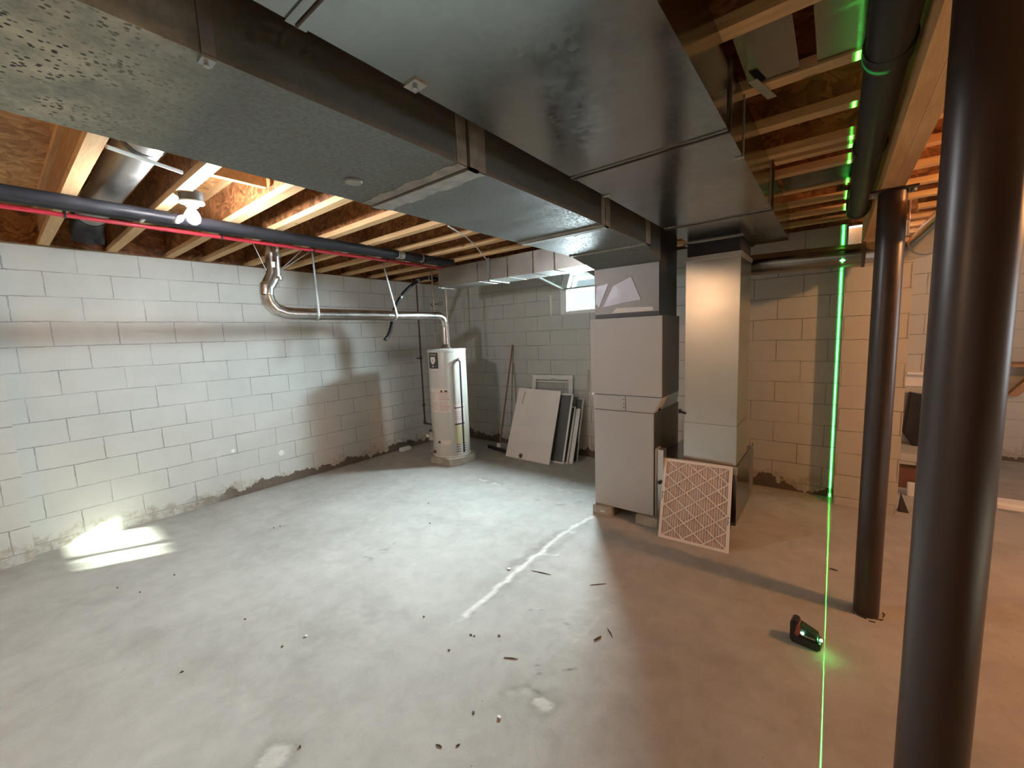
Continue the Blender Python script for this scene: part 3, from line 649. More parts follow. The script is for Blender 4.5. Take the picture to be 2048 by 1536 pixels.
# black drain pipe beside the beam
K = thing('drain_pipe', (0.06, 1.5, 2.33), 'thick black drain pipe running beside the timber beam', 'pipe')
MB().tube([(0.087, -2.0, 2.41), (0.087, 3.72, 2.40)], 0.052, 24).build('pipe_run', 'blackpipe', K, smooth=40)
for yy in (1.62, 2.45): MB().tube([(0.087, yy, 2.41), (0.087, yy + 0.08, 2.41)], 0.059, 24).build('coupling', 'blackpipe', K, smooth=40)
MB().tube([(0.087, 3.70, 2.40), (0.087, 3.80, 2.41), (0.087, 3.86, 2.47), (0.087, 3.87, 2.6)], 0.058, 24).build('elbow', 'blackpipe', K, smooth=30)

# sheet-metal panning between joists
for (ya, yb_, xa_, xb_, lab) in ((1.535, 1.876, -0.29, -0.135, 'grey sheet metal pan between joists beside the wide duct, nearest piece'), (1.535, 1.876, -0.085, 0.05, 'grey sheet metal pan between joists touched by the green laser cross'),
                                 (3.095, 3.425, -0.30, 0.14, 'grey sheet metal pan between joists near the far end of the black pipe')):
    tag(MB().box((xa_, ya, ZJ + 0.008), (xb_, yb_, ZJ + 0.012)).box((xa_, ya, ZJ + 0.012), (xb_, ya + 0.004, ZJ + 0.10)).build('joist_pan', 'galv'), lab, 'sheet metal pan')
tag(MB().hexa([(-0.285, 1.80, ZJ - 0.012), (-0.255, 1.80, ZJ - 0.012), (-0.215, 2.0, ZJ - 0.004), (-0.245, 2.0, ZJ - 0.004), (-0.285, 1.80, ZJ - 0.009), (-0.255, 1.80, ZJ - 0.009), (-0.215, 2.0, ZJ - 0.001), (-0.245, 2.0, ZJ - 0.001)]).build('metal_strap', 'strap'),
    'loose pale metal strap under the joists beside the wide duct', 'strap')

# ================================================================ LEFT BAY: round duct, pipes, lamp
t = thing('round_duct', (-3.2, 0.585, 2.5), 'round galvanised duct lying in the joist bay left of the lamp', 'duct')
MB().tube([(-2.2, 0.585, 2.67), (-4.35, 0.585, 2.655)], 0.088, 32).build('pipe_run', 'galv_brush', t, smooth=40)
MB().tube([(-4.33, 0.585, 2.655), (-4.50, 0.585, 2.64), (-4.60, 0.585, 2.56), (-4.62, 0.585, 2.50)], 0.092, 28).build('elbow', 'blackpipe', t, smooth=30)
MB().tube([(-2.70, 0.585, 2.668), (-2.66, 0.585, 2.668)], 0.092, 28).build('pipe_band', 'black', t, smooth=40)
tag(MB().tube([(-2.46, 0.41, 2.505), (-2.59, 0.70, 2.515)], 0.009, 10).build('white_rod', 'white', smooth=40), 'thin white plastic rod crossing below the round duct', 'rod')
tag(MB().tube([(-2.30, 0.93, 2.60), (-2.44, 0.95, 2.60)], 0.014, 10).build('steel_rod', 'galv_pipe', smooth=40), 'short bright metal rod between joists right of the lamp block', 'rod')

def line_pipe(name, x, z, r, mat, label, y0=-1.2, y1=3.35, cat='pipe', bend=True):
    t = thing(name, (x, 1.5, z - r), label, cat)
    MB().tube([(x, y0, z), (x, y1, z)], r, 16).build('pipe_run', mat, t, smooth=40)
    return t
k1 = line_pipe('black_pipe', -3.43, 2.493, 0.036, 'blackpipe', 'thickest black pipe hung under the joists, right of its bundle')
for yy in (2.62, 2.95): MB().tube([(-3.43, yy, 2.488), (-3.43, yy + 0.05, 2.488)], 0.0405, 16).build('coupling', 'brass' if yy < 2.7 else 'blackpipe', k1, smooth=40)
MB().tube([(-3.43, 2.60, 2.488), (-3.43, 2.61, 2.488)], 0.0415, 16).build('ring', 'strap', k1)
MB().tube([(-3.43, 2.90, 2.488), (-3.43, 2.91, 2.488)], 0.0415, 16).build('ring', 'strap', k1)
k2 = line_pipe('black_pipe', -3.525, 2.50, 0.029, 'blackpipe', 'middle black pipe of the bundle under the joists')
MB().box((-3.56, 0.70, 2.465), (-3.49, 0.72, 2.53)).build('clip', 'white', k2, bevel=0.003)
k3 = line_pipe('black_pipe', -3.61, 2.504, 0.025, 'blackpipe', 'thin black pipe of the bundle, next to the red tube')
k4 = line_pipe('red_pipe', -3.715, 2.478, 0.0135, 'redpipe', 'long red plastic water tube under the joists', y1=3.45)
for yy in (0.385, 1.20, 1.91, 2.68): MB().box((-3.73, yy - 0.006, 2.462), (-3.70, yy + 0.006, 2.53)).build('strap_clip', 'blackpipe', k4)

# lamp: porcelain keyless holder on a joist with a lit bulb and a side bulb
lx, ly = -2.985, 0.835
L = thing('ceiling_lamp', (lx, ly, 2.36), 'white ceiling lamp holder with glaring lit bulb under a joist', 'lamp')
MB().lathe([(0.055, 0.0), (0.06, 0.01), (0.06, 0.05), (0.035, 0.055)], (lx, ly, 2.497), 20).build('junction_box', 'box_dark', L, smooth=40)
MB().lathe([(0.02, -0.022), (0.03, -0.02), (0.034, -0.004), (0.062, 0.0), (0.064, 0.008), (0.05, 0.012)], (lx, ly, 2.484), 28).build('lamp_holder', 'porcelain', L, smooth=50)
MB().lathe([(0.013, 0.062), (0.0125, 0.045), (0.022, 0.032), (0.031, 0.012), (0.034, -0.008), (0.028, -0.03), (0.012, -0.042), (0.002, -0.045)], (lx, ly, 2.408), 14).build('light_bulb', 'bulb', L, smooth=60)
MB().lathe([(0.004, 0), (0.03, 0.006), (0.034, 0.016), (0.02, 0.024)], (0, 0, 0), 20).build('side_bulb', 'porcelain', L, smooth=50, local=Matrix.Translation(fl(362, 442, 2.40) - L.location) @ Matrix.Rotation(0.5, 4, 'Y') @ Matrix.Rotation(0.9, 4, 'X'))  # this white disk is the unlit second bulb
MB().tube([(lx, ly, 2.48), fl(362, 442, 2.415)], 0.008, 8).build('arm', 'porcelain', L)

# ================================================================ FLUE, WATER HEATER
hx, hy = -4.056, 3.763
HR = 0.25
u = Vector((0.733, -0.68, 0)); rg = Vector((0.68, 0.733, 0))
def onr(th, R, z): 
    th = math.radians(th)
    return Vector((hx, hy, 0)) + (u * math.cos(th) + rg * math.sin(th)) * R + Vector((0, 0, z))
def curved(th0, th1, z0, z1, R, t=0.001, n=8):
    b = MB()
    g = [[onr(th0 + (th1 - th0) * i / n, R, z) for i in range(n + 1)] for z in (z0, z1)]
    g2 = [[onr(th0 + (th1 - th0) * i / n, R + t, z) for i in range(n + 1)] for z in (z0, z1)]
    for i in range(n):
        b.hexa([g[0][i], g[0][i + 1], g2[0][i + 1], g2[0][i], g[1][i], g[1][i + 1], g2[1][i + 1], g2[1][i]])
    return b
H = thing('water_heater', (hx, hy, 0.09), 'cream cylindrical gas water heater standing on a concrete pad', 'water heater')
HT = 1.50
MB().lathe([(HR - 0.01, 0.10), (HR, 0.112), (HR, HT - 0.02), (HR - 0.006, HT)], (hx, hy, 0), 72).build('tank', 'heater', H, smooth=30)
MB().lathe([(HR + 0.004, HT - 0.022), (HR + 0.006, HT + 0.004), (HR - 0.01, HT + 0.012), (0.09, HT + 0.02)], (hx, hy, 0), 72).build('top_cap', 'heater_top', H, smooth=40)
MB().lathe([(HR + 0.002, 0.098), (HR + 0.006, 0.104), (HR + 0.002, 0.118)], (hx, hy, 0), 72).build('base_ring', 'heater_top', H, smooth=40)
MB().lathe([(0.06, HT + 0.02), (0.075, HT + 0.03), (0.052, HT + 0.075)], (hx, hy, 0), 28).build('draft_hood', 'galv_pipe', H, smooth=40)
lb = curved(-66, -27, 1.27, 1.475, HR + 0.001).build('brand_label', 'ink', H); lb['label'] = 'black upright brand label'
cx_ = -46
b = MB()
sh = [(-9, 1.42), (9, 1.42), (10, 1.37), (5, 1.335), (0, 1.322), (-5, 1.335), (-10, 1.37)]
b.prism([onr(cx_ + a, HR + 0.0035, z) for a, z in sh], u * 0.0 + onr(cx_, 0.002, 0) - Vector((hx, hy, 0)))
b.build('shield', 'label_white', lb)
curved(-60, -33, 1.445, 1.452, HR + 0.003, 0.001).build('label_text', 'label_white', lb)
curved(-49, -43, 1.29, 1.305, HR + 0.003, 0.001).build('label_text', 'label_white', lb)
curved(-68, -26, 1.252, 1.268, HR + 0.001).build('label_strip', 'label_white', H)
wl = curved(-74, -34, 0.70, 1.01, HR + 0.001).build('warning_label', 'label_white', H)
wl2 = curved(-33, 2, 0.70, 1.01, HR + 0.001).build('warning_label', 'label_white', H)
for k in range(15):
    z = 0.975 - k * 0.018
    if k in (0, 7): continue
    curved(-30, -30 + random.choice((22, 28, 30, 26)), z, z + 0.005, HR + 0.0028, 0.0006, 5).build('printed_line', 'ink_red' if k % 5 == 1 else 'ink_soft', wl2)
    curved(-71, -71 + random.choice((24, 30, 33)), z, z + 0.005, HR + 0.0028, 0.0006, 5).build('printed_line', 'ink_soft', wl)
curved(-25, -19, 0.965, 0.99, HR + 0.0028, 0.0006, 3).build('printed_mark', 'ink', wl2); curved(-13, -4, 0.968, 0.988, HR + 0.0028, 0.0006, 3).build('printed_mark', 'ink', wl2)
el = curved(11, 50, 0.52, 0.80, HR + 0.001).build('energy_label', 'label_white', H)
curved(12, 49, 0.27, 0.52, HR + 0.001).build('energy_label', 'label_yellow', H)
curved(13, 45, 0.745, 0.757, HR + 0.0028, 0.0006, 5).build('printed_line', 'ink', el); curved(12, 46, 0.525, 0.545, HR + 0.0028, 0.0006, 5).build('printed_line', 'ink', el)
for k in range(4): curved(14, 40, 0.60 + k * 0.03, 0.606 + k * 0.03, HR + 0.0028, 0.0006, 5).build('printed_line', 'ink_soft', el)
# relief pipe down the front
T = MB().tube([onr(33, HR - 0.01, 1.37), onr(33, HR + 0.035, 1.365), onr(33, HR + 0.045, 1.34), onr(32, HR + 0.045, 0.16)], 0.011, 14).build('relief_pipe', 'black', H, smooth=40)
MB().tube([onr(33, HR - 0.01, 1.375), onr(33, HR + 0.05, 1.38)], 0.018, 12).build('relief_valve', 'brass', H, smooth=40)
b = MB()
for k in range(5):
    for s, e in ((14, 27), (36, 48)):
        z = 0.165 + k * 0.032
        g = curved(s, e, z, z + 0.010, HR + 0.0005, 0.001, 3)
        g.build('louver_slot', 'ink', H)
curved(-30, -2, 0.275, 0.335, HR + 0.001, 0.003).build('access_plate', 'label_white', H)
curved(-48, -3, 0.13, 0.37, HR + 0.0003, 0.0012).build('burner_door', 'heater', H)
sg = MB().lathe([(0.016, 0), (0.016, 0.01)], (0, 0, 0), 12); sg.build('sight_glass', 'ink', H, local=Matrix.Translation(onr(-38, HR, 0.305) - H.location) @ Matrix.Rotation(math.atan2(u.y, u.x) - math.radians(38), 4, 'Z') @ Matrix.Rotation(PI / 2, 4, 'Y'))
gv = MB(); mt_ = Matrix.Translation(onr(-72, HR + 0.035, 0.375)) @ Matrix.Rotation(math.atan2(u.y, u.x) - math.radians(72), 4, 'Z')
gv.box((-0.04, -0.045, -0.055), (0.03, 0.045, 0.055), mt_); gvo = gv.build('gas_valve', 'brass', H, bevel=0.004)
MB().tube([mt_ @ Vector((0.03, 0, 0.01)), mt_ @ Vector((0.055, 0, 0.01))], 0.026, 16).build('dial', 'white', gvo, smooth=40)
MB().tube([mt_ @ Vector((0.0, 0.0, 0.055)), mt_ @ Vector((0.0, 0.0, 0.085))], 0.012, 10).build('knob', 'ink', gvo)
MB().tube([mt_ @ Vector((0.0, 0.02, -0.05)), mt_ @ Vector((0.005, 0.03, -0.16)), onr(-60, HR + 0.01, 0.19)], 0.004, 6).build('gas_tube', 'brass', gvo)
MB().tube([onr(-74, HR - 0.01, 0.165), onr(-74, HR + 0.05, 0.165)], 0.014, 12).build('drain_valve', 'brass', H, smooth=40)
MB().tube([onr(-60, HR - 0.01, 0.165), onr(-60, HR + 0.02, 0.165)], 0.02, 12).build('valve_plate', 'rust', H, smooth=40)
pd = MB(); pr_ = [(0.22, -0.26), (0.30, -0.1), (0.30, 0.14), (0.16, 0.28), (-0.12, 0.28), (-0.26, 0.14), (-0.27, -0.10), (-0.14, -0.26)]
pd.prism([(hx + a, hy + b_, 0) for a, b_ in pr_], (0, 0, 0.097))
tag(pd.build('heater_pad', 'concrete', bevel=0.004), 'low round-cornered concrete pad under the water heater', 'concrete pad')

FL = thing('flue_pipe', (hx, 2.6, 1.58), 'shiny exhaust flue from the water heater along the left wall into the ceiling', 'pipe')
MB().tube([(hx, hy, HT + 0.075), (hx, hy, 1.80)], 0.052, 24).build('pipe_section', 'galv_pipe', FL, smooth=40)
MB().tube([(hx, hy, 1.80), (hx, hy - 0.01, 1.86), (hx, hy - 0.045, 1.915), (hx, hy - 0.10, 1.94), (hx, hy - 0.16, 1.943)], 0.053, 24).build('elbow', 'galv_pipe', FL, smooth=22)
MB().tube([(hx, hy - 0.16, 1.943), (hx, 2.85, 1.935)], 0.050, 24).build('pipe_section', 'galv_pipe', FL, smooth=40)
MB().tube([(hx, 2.87, 1.935), (hx, 1.82, 1.935)], 0.056, 24).build('pipe_section', 'galv_pipe', FL, smooth=40)
MB().tube([(hx, 2.89, 1.935), (hx, 2.86, 1.935)], 0.058, 24).build('pipe_band', 'galv_pipe', FL, smooth=40)
MB().tube([(hx, 1.83, 1.935), (hx, 1.76, 1.94), (hx, 1.68, 1.97), (hx, 1.63, 2.03), (hx, 1.615, 2.10)], 0.057, 24).build('elbow', 'galv_pipe', FL, smooth=22)
MB().tube([(hx, 1.615, 2.10), (hx, 1.62, 2.17), (hx, 1.66, 2.21)], 0.057, 24).build('elbow', 'galv_pipe', FL, smooth=22)
MB().tube([(hx, 1.64, 2.19), (hx, 1.69, 2.28), (hx, 1.70, 2.62)], 0.060, 24).build('pipe_section', 'galv_pipe', FL, smooth=40)
for zz in (2.24, 2.44): MB().tube([(hx, 1.70, zz), (hx, 1.70, zz + 0.03)], 0.064, 24).build('pipe_band', 'galv_pipe', FL, smooth=40)
MB().box((hx + 0.045, 1.66, 2.34), (hx + 0.0605, 1.70, 2.39)).build('label', 'label_white', FL)
for (yy, y2, lab) in ((2.06, 2.04, ''), (2.86, 2.96, '')):
    MB().hexa([(hx - 0.002, yy, 2.53), (hx + 0.002, yy, 2.53), (hx + 0.066, y2, 1.94), (hx + 0.062, y2, 1.94), (hx - 0.002, yy + 0.016, 2.53), (hx + 0.002, yy + 0.016, 2.53), (hx + 0.066, y2 + 0.02, 1.94), (hx + 0.062, y2 + 0.02, 1.94)]).build('hanger_strap', 'strap', FL)
    b = MB(); seg = 20
    for k in range(seg):
        a, c = 2 * PI * k / seg, 2 * PI * (k + 1) / seg
        q = lambda an, r, y: Vector((hx + r * math.cos(an), y, 1.935 + r * math.sin(an)))
        b.hexa([q(a, 0.0585, y2), q(c, 0.0585, y2), q(c, 0.062, y2), q(a, 0.062, y2), q(a, 0.0585, y2 + 0.02), q(c, 0.0585, y2 + 0.02), q(c, 0.062, y2 + 0.02), q(a, 0.062, y2 + 0.02)])
    b.build('strap_loop', 'strap', FL)
for s in ((-0.2, -0.16), (0.06, 0.26), (0.06, 0.34)):
    MB().tube([(hx, 1.70 + s[0] * 0.3, 2.30), (hx + 0.02, 1.70 + s[1], 2.535)], 0.0035, 6).build('support_wire', 'strap', FL)

# gas line, water tubes, hose
G = thing('gas_pipe', (-4.95, 4.06, 0.3), 'thin rusty black gas pipe standing against the left wall near the corner', 'pipe')
MB().tube([(-4.95, 4.06, 2.62), (-4.95, 4.06, 0.36)], 0.013, 10).build('riser', 'rust', G, smooth=40)
MB().tube([(-4.95, 4.06, 0.36), (-4.60, 3.98, 0.375), (-4.32, 3.93, 0.375)], 0.013, 10).build('branch', 'rust', G, smooth=40)
for zz in (1.35, 0.62, 0.35): MB().tube([(-4.95, 4.06, zz), (-4.95, 4.06, zz + 0.05)], 0.022, 10).build('fitting', 'rust', G, smooth=40)
MB().tube([(-4.95, 4.04, 1.37), (-4.95, 3.98, 1.37)], 0.01, 8).build('valve_lever', 'rust', G)
for (xt, xb_, lab) in ((-4.14, -4.135, 'thin water tube dropping to the heater, left of its pair'), (-3.90, -3.90, 'thin water tube dropping to the heater, right of its pair')):
    tag(MB().tube([(xt, 3.66, 2.62), (xt, 3.66, 2.0), (xb_, 3.66, HT + 0.012)], 0.009, 8).build('water_tube', 'copper', smooth=40), lab, 'tube')
pts = [(-4.13 + 0.07 * math.sin(a) * 1.6, 3.70, 2.10 + 0.018 * math.sin(2 * a)) for a in [k * PI / 8 for k in range(17)]]
tag(MB().tube(pts, 0.004, 6, cap=False).build('cable_loop', 'ink'), 'small dark loop of cable hanging under the branch duct', 'cable')
cpts = [fl(896, 452, 2.528), fl(912, 461, 2.52), fl(932, 474, 2.515), fl(948, 488, 2.505), Vector((-3.108, 3.585, 2.495))]
tag(MB().tube(cpts, 0.006, 8).build('cable', 'white', smooth=40), 'thin pale cable curving from the dusty duct to the branch duct strap', 'cable')
HS = thing('drain_hose', (-4.2, 3.2, 1.66), 'black corrugated hose curving down from the ceiling past the flue', 'hose')
ctrl = [(-4.30, 2.99, 1.66), (-4.30, 3.05, 1.72), (-4.28, 3.09, 1.84), (-4.26, 3.12, 2.0), (-4.23, 3.21, 2.17), (-4.2, 3.36, 2.32), (-4.2, 3.56, 2.425), (-4.2, 3.72, 2.44), (-4.18, 3.95, 2.45)]
def smoothpath(c, n=8):
    c = [Vector(p) for p in c]; o = []
    for i in range(len(c) - 1):
        p0, p1, p2, p3 = c[max(i - 1, 0)], c[i], c[i + 1], c[min(i + 2, len(c) - 1)]
        for k in range(n):
            t = k / n
            o.append(0.5 * ((2 * p1) + (p2 - p0) * t + (2 * p0 - 5 * p1 + 4 * p2 - p3) * t * t + (3 * p1 - p0 - 3 * p2 + p3) * t ** 3))
    return o + [c[-1]]
pth = smoothpath(ctrl)
MB().tube(pth, [0.020 + 0.002 * (k % 2) for k in range(len(pth))], 12).build('hose_body', 'blackpipe', HS, smooth=30)
for k in (18, 32, 44, 52):
    MB().tube([pth[k], pth[k + 1]], 0.0235, 12).build('hose_tie', 'strap', HS)

# ================================================================ THINGS BY THE BACK WALL
def board(corners, thick, nrm=None):
    c = [Vector(p) for p in corners]; n = (c[1] - c[0]).cross(c[3] - c[0]).normalized() * thick
    return MB().hexa([c[0], c[1], c[1] - n, c[0] - n, c[3], c[2], c[2] - n, c[3] - n])
A0, A1 = Vector((-3.53, 4.262, 0.0)), Vector((-2.80, 4.24, 0.0)); A2, A3 = Vector((-2.816, 4.60, 0.90)), Vector((-3.503, 4.60, 0.915))
wp = thing('white_board', (-3.16, 4.4, 0), 'large plain white board leaning foremost by the back wall', 'board')
board([A0, A1, A2, A3], 0.018).build('board_panel', 'whitepanel', wp, bevel=0.002)
def onboard(uu, vv, off=0.0): 
    p = A0.lerp(A1, uu).lerp(A3.lerp(A2, uu), vv); n = (A1 - A0).cross(A3 - A0).normalized()
    return p + n * off
b = MB()
for k in range(9):
    uu, vv = 0.155 + 0.02 * random.random() - 0.008 * k / 9, 0.95 - k * 0.02
    q = [onboard(uu, vv, .0012), onboard(uu + 0.02 * random.random() + 0.012, vv, .0012), onboard(uu + 0.02, vv - 0.016, .0012), onboard(uu - 0.004, vv - 0.016, .0012)]
    b.prism(q, (onboard(0, 0, 0.001) - onboard(0, 0, 0)))
b.build('scuff_mark', 'ink_soft', wp)
b = MB(); pts = []
for k in range(14):
    a = k * PI / 7 ; r = 0.045 * (1 if k % 2 else 0.5); pts.append(onboard(0.36 + r * math.cos(a) / 0.73, 0.045 + r * math.sin(a) / 0.97, 0.0015))
b.prism(pts, (onboard(0, 0, 0.001) - onboard(0, 0, 0))); b.build('rust_mark', 'rust', wp)

def framed(name, c, w, mat, label, cat, thick=0.02, fill=None):
    c = [Vector(p) for p in c]; t = thing(name, (c[0] + c[1]) / 2, label, cat)
    n = (c[1] - c[0]).cross(c[3] - c[0]).normalized()
    b = MB()
    for i in range(4):
        p, q = c[i], c[(i + 1) % 4]; d = (q - p).normalized(); inn = n.cross(d).normalized() * w
        b.hexa([p, q, q + inn, p + inn, p - n * thick, q - n * thick, q + inn - n * thick, p + inn - n * thick])
    b.build('frame', mat, t)
    if fill:
        m_ = -n * thick * 0.6
        MB().hexa([c[0] + m_, c[1] + m_, c[2] + m_, c[3] + m_, c[0] + m_ - n * .002, c[1] + m_ - n * .002, c[2] + m_ - n * .002, c[3] + m_ - n * .002]).build('screen' if fill == 'screen' else 'pane', fill, t)
    return t, n, c
t, n, c = framed('window_frame', [(-3.42, 4.64, 0.0), (-2.71, 4.64, 0.0), (-2.735, 4.78, 1.095), (-3.385, 4.78, 1.085)], 0.06, 'white', 'tall white window frame leaning behind the white board', 'window frame', 0.02)
MB().hexa([c[3] + (c[0] - c[3]) * 0.075 + n * 0.0, c[2] + (c[1] - c[2]) * 0.075, c[2] + (c[1] - c[2]) * 0.09, c[3] + (c[0] - c[3]) * 0.09] + [q - n * 0.02 for q in (c[3] + (c[0] - c[3]) * 0.075, c[2] + (c[1] - c[2]) * 0.075, c[2] + (c[1] - c[2]) * 0.09, c[3] + (c[0] - c[3]) * 0.09)]).build('rail', 'white', t)
MB().box((-3.06, 4.742, 1.045), (-2.99, 4.748, 1.055)).build('latch', 'strap', t)
framed('screen_frame', [(-3.30, 4.36, 0.0), (-2.655, 4.36, 0.0), (-2.645, 4.63, 0.87), (-3.25, 4.63, 0.87)], 0.022, 'white', 'thin white framed insect screen showing at the right of the white board', 'screen', 0.012, 'screen')
framed('screen_frame', [(-3.20, 4.40, 0.0), (-2.62, 4.40, 0.0), (-2.63, 4.665, 0.70), (-3.2, 4.665, 0.70)], 0.02, 'white', 'second screen frame, behind the first, dark mesh', 'screen', 0.01, 'screen')
tag(board([(-3.1, 4.43, 0.0), (-2.565, 4.43, 0.0), (-2.575, 4.685, 0.67), (-3.1, 4.685, 0.67)], 0.012).build('white_board', 'white'), 'smaller white board behind the screens, only its right edge showing', 'board')
framed('screen_frame', [(-2.69, 4.52, 0.0), (-2.545, 4.52, 0.0), (-2.56, 4.745, 0.80), (-2.69, 4.745, 0.80)], 0.015, 'strap', 'rearmost narrow metal frame in the leaning stack', 'screen', 0.01, 'screen')
tag(MB().tube([(-2.598, 4.55, 0.004), (-2.509, 4.795, 1.17)], 0.008, 8).build('metal_rod', 'strap', smooth=40), 'thin grey metal rod leaning on the wall beside the furnace', 'rod')
br_ = thing('push_broom', (-3.83, 4.5, 0.0), 'broom with reddish brown handle leaning in the back corner', 'broom')
MB().tube([(-3.80, 4.47, 0.055), (-3.735, 4.785, 1.52)], 0.012, 10).build('handle', 'brown', br_, smooth=40)
MB().hexa([(-4.02, 4.45, 0.0), (-3.60, 4.37, 0.0), (-3.59, 4.41, 0.0), (-4.01, 4.49, 0.0), (-4.02, 4.455, 0.045), (-3.60, 4.375, 0.045), (-3.59, 4.405, 0.045), (-4.01, 4.485, 0.045)]).build('head', 'black', br_)
MB().box((-3.83, 4.44, 0.045), (-3.77, 4.48, 0.10)).build('socket', 'white', br_)
tag(MB().tube([(-3.70, 4.79, 0.02), (-3.735, 4.80, 1.25)], 0.007, 8).build('metal_rod', 'copper', smooth=40), 'thin rod standing upright behind the broom', 'rod')
tag(MB().box((-5.06, 3.62, 0), (-4.98, 3.80, 0.055)).build('brick_piece', 'chip', bevel=0.012), 'small pale brick piece on the floor against the left wall', 'brick')

# ================================================================ FILTER
X0, X1 = Vector((-1.053, 3.150, 0.0)), Vector((-0.553, 3.170, 0.0))
ex = (X1 - X0).normalized(); Tm = Vector((-0.025, 0.235, 0.585)); ez = Tm.normalized(); en = ex.cross(ez).normalized()
fm = Matrix(((ex.x, ez.x, en.x, X0.x), (ex.y, ez.y, en.y, X0.y), (ex.z, ez.z, en.z, X0.z + 0.001), (0, 0, 0, 1)))
FWd, FH, FT = 0.505, 0.632, 0.020
FI = thing('air_filter', (-0.80, 3.16, 0), 'pleated white air filter with diamond grid, leaning against the duct boot', 'air filter')
def fp(a, b_, c_=0.0): return fm @ Vector((a, b_, c_))
b = MB(); w = 0.022
for (p, q) in (((0, 0, -FT), (FWd, w, 0)), ((0, FH - w, -FT), (FWd, FH, 0)), ((0, w, -FT), (w, FH - w, 0)), ((FWd - w, w, -FT), (FWd, FH - w, 0))): b.box(p, q, fm)
b.build('card_frame', 'filter_frame', FI)
b = MB(); npl = 25; rows = []
for k in range(npl * 2 + 1):
    x = w + (FWd - 2 * w) * k / (npl * 2); zc = -0.003 if k % 2 else -0.017
    rows.append([fp(x, w - 0.002, zc), fp(x, FH - w + 0.002, zc)])
b.sheet(rows); b.build('pleated_media', 'filter_media', FI)
MB().box((w, w, -FT + 0.0005), (FWd - w, FH - w, -FT + 0.0015), fm).build('mesh_backing', 'filter_deep', FI)
b = MB(); dx, dy = 0.150, 0.150
def clipseg(p, d):
    t0, t1 = -9, 9
    for i, (lo, hi) in enumerate(((w * 0.6, FWd - w * 0.6), (w * 0.6, FH - w * 0.6))):
        if abs(d[i]) > 1e-9:
            a, c_ = (lo - p[i]) / d[i], (hi - p[i]) / d[i]; t0, t1 = max(t0, min(a, c_)), min(t1, max(a, c_))
    return t0, t1
for s in (1, -1):
    for k in range(-8, 16):
        p = (k * dx, 0.0 if s > 0 else 0.055); d = (math.cos(math.radians(38)) * s, math.sin(math.radians(38)))
        t0, t1 = clipseg(p, d)
        if t1 - t0 < 0.02: continue
        a = Vector((p[0] + d[0] * t0, p[1] + d[1] * t0, 0)); c_ = Vector((p[0] + d[0] * t1, p[1] + d[1] * t1, 0)); sd = Vector((-d[1], d[0], 0)) * 0.0045
        b.hexa([fm @ (q + Vector((0, 0, zz))) for zz in (-0.003, -0.0005) for q in (a - sd, a + sd, c_ + sd, c_ - sd)])
b.build('diamond_grid', 'filter_frame', FI)
for (xx, yy) in ((0.010, 0.30), (FWd - 0.012, 0.20)):
    b = MB()
    for k in range(4): b.box((xx - 0.005, yy + k * 0.016, 0.0002), (xx + (0.005 if k % 2 else 0.002), yy + k * 0.016 + 0.009, 0.0008), fm)
    b.build('printed_mark', 'ink', FI)

# ================================================================ LASER LEVEL
LX, LY = 0.0, 2.43
LV = thing('laser_level', (-0.05, LY, 0.0), 'small black cross-line laser level with red side on the floor', 'laser level')
rz_ = Matrix.Translation((-0.055, 2.445, 0)) @ Matrix.Rotation(math.radians(-8), 4, 'Z')
MB().box((-0.064, -0.035, 0.0), (0.066, 0.035, 0.052), rz_).build('lower_body', 'black', LV, bevel=0.008)
MB().prism([rz_ @ Vector(p) for p in ((-0.064, -0.034, 0.04), (-0.03, -0.034, 0.04), (-0.03, -0.034, 0.115), (-0.05, -0.034, 0.122), (-0.064, -0.034, 0.112))], rz_.to_3x3() @ Vector((0, 0.068, 0))).build('grip', 'black', LV, bevel=0.004)
MB().prism([rz_ @ Vector(p) for p in ((-0.044, -0.037, 0.045), (-0.024, -0.037, 0.045), (-0.012, -0.037, 0.09), (-0.036, -0.037, 0.108))], rz_.to_3x3() @ Vector((0, 0.072, 0))).build('side_grip', 'lasred', LV, bevel=0.003)
MB().prism([rz_ @ Vector(p) for p in ((-0.03, -0.030, 0.052), (0.055, -0.030, 0.052), (0.050, -0.030, 0.075), (-0.015, -0.030, 0.10), (-0.03, -0.030, 0.10))], rz_.to_3x3() @ Vector((0, 0.06, 0))).build('upper_body', 'lasgreen', LV, bevel=0.003)
MB().box((-0.012, -0.0365, 0.058), (0.045, -0.034, 0.066), rz_).build('trim_stripe', 'brass', LV)
MB().lathe([(0.004, 0), (0.008, 0.004), (0.008, 0.010), (0.003, 0.013)], tuple(rz_ @ Vector((-0.008, -0.04, 0.068))), 10).build('status_light', emis('status_led', (0.35, 1.0, 0.65), 4), LV)
MB().lathe([(0.003, 0), (0.006, 0.003), (0.006, 0.010), (0.003, 0.013)], tuple(rz_ @ Vector((0.066, -0.012, 0.052))), 12).build('aperture', 'lasemit', LV)

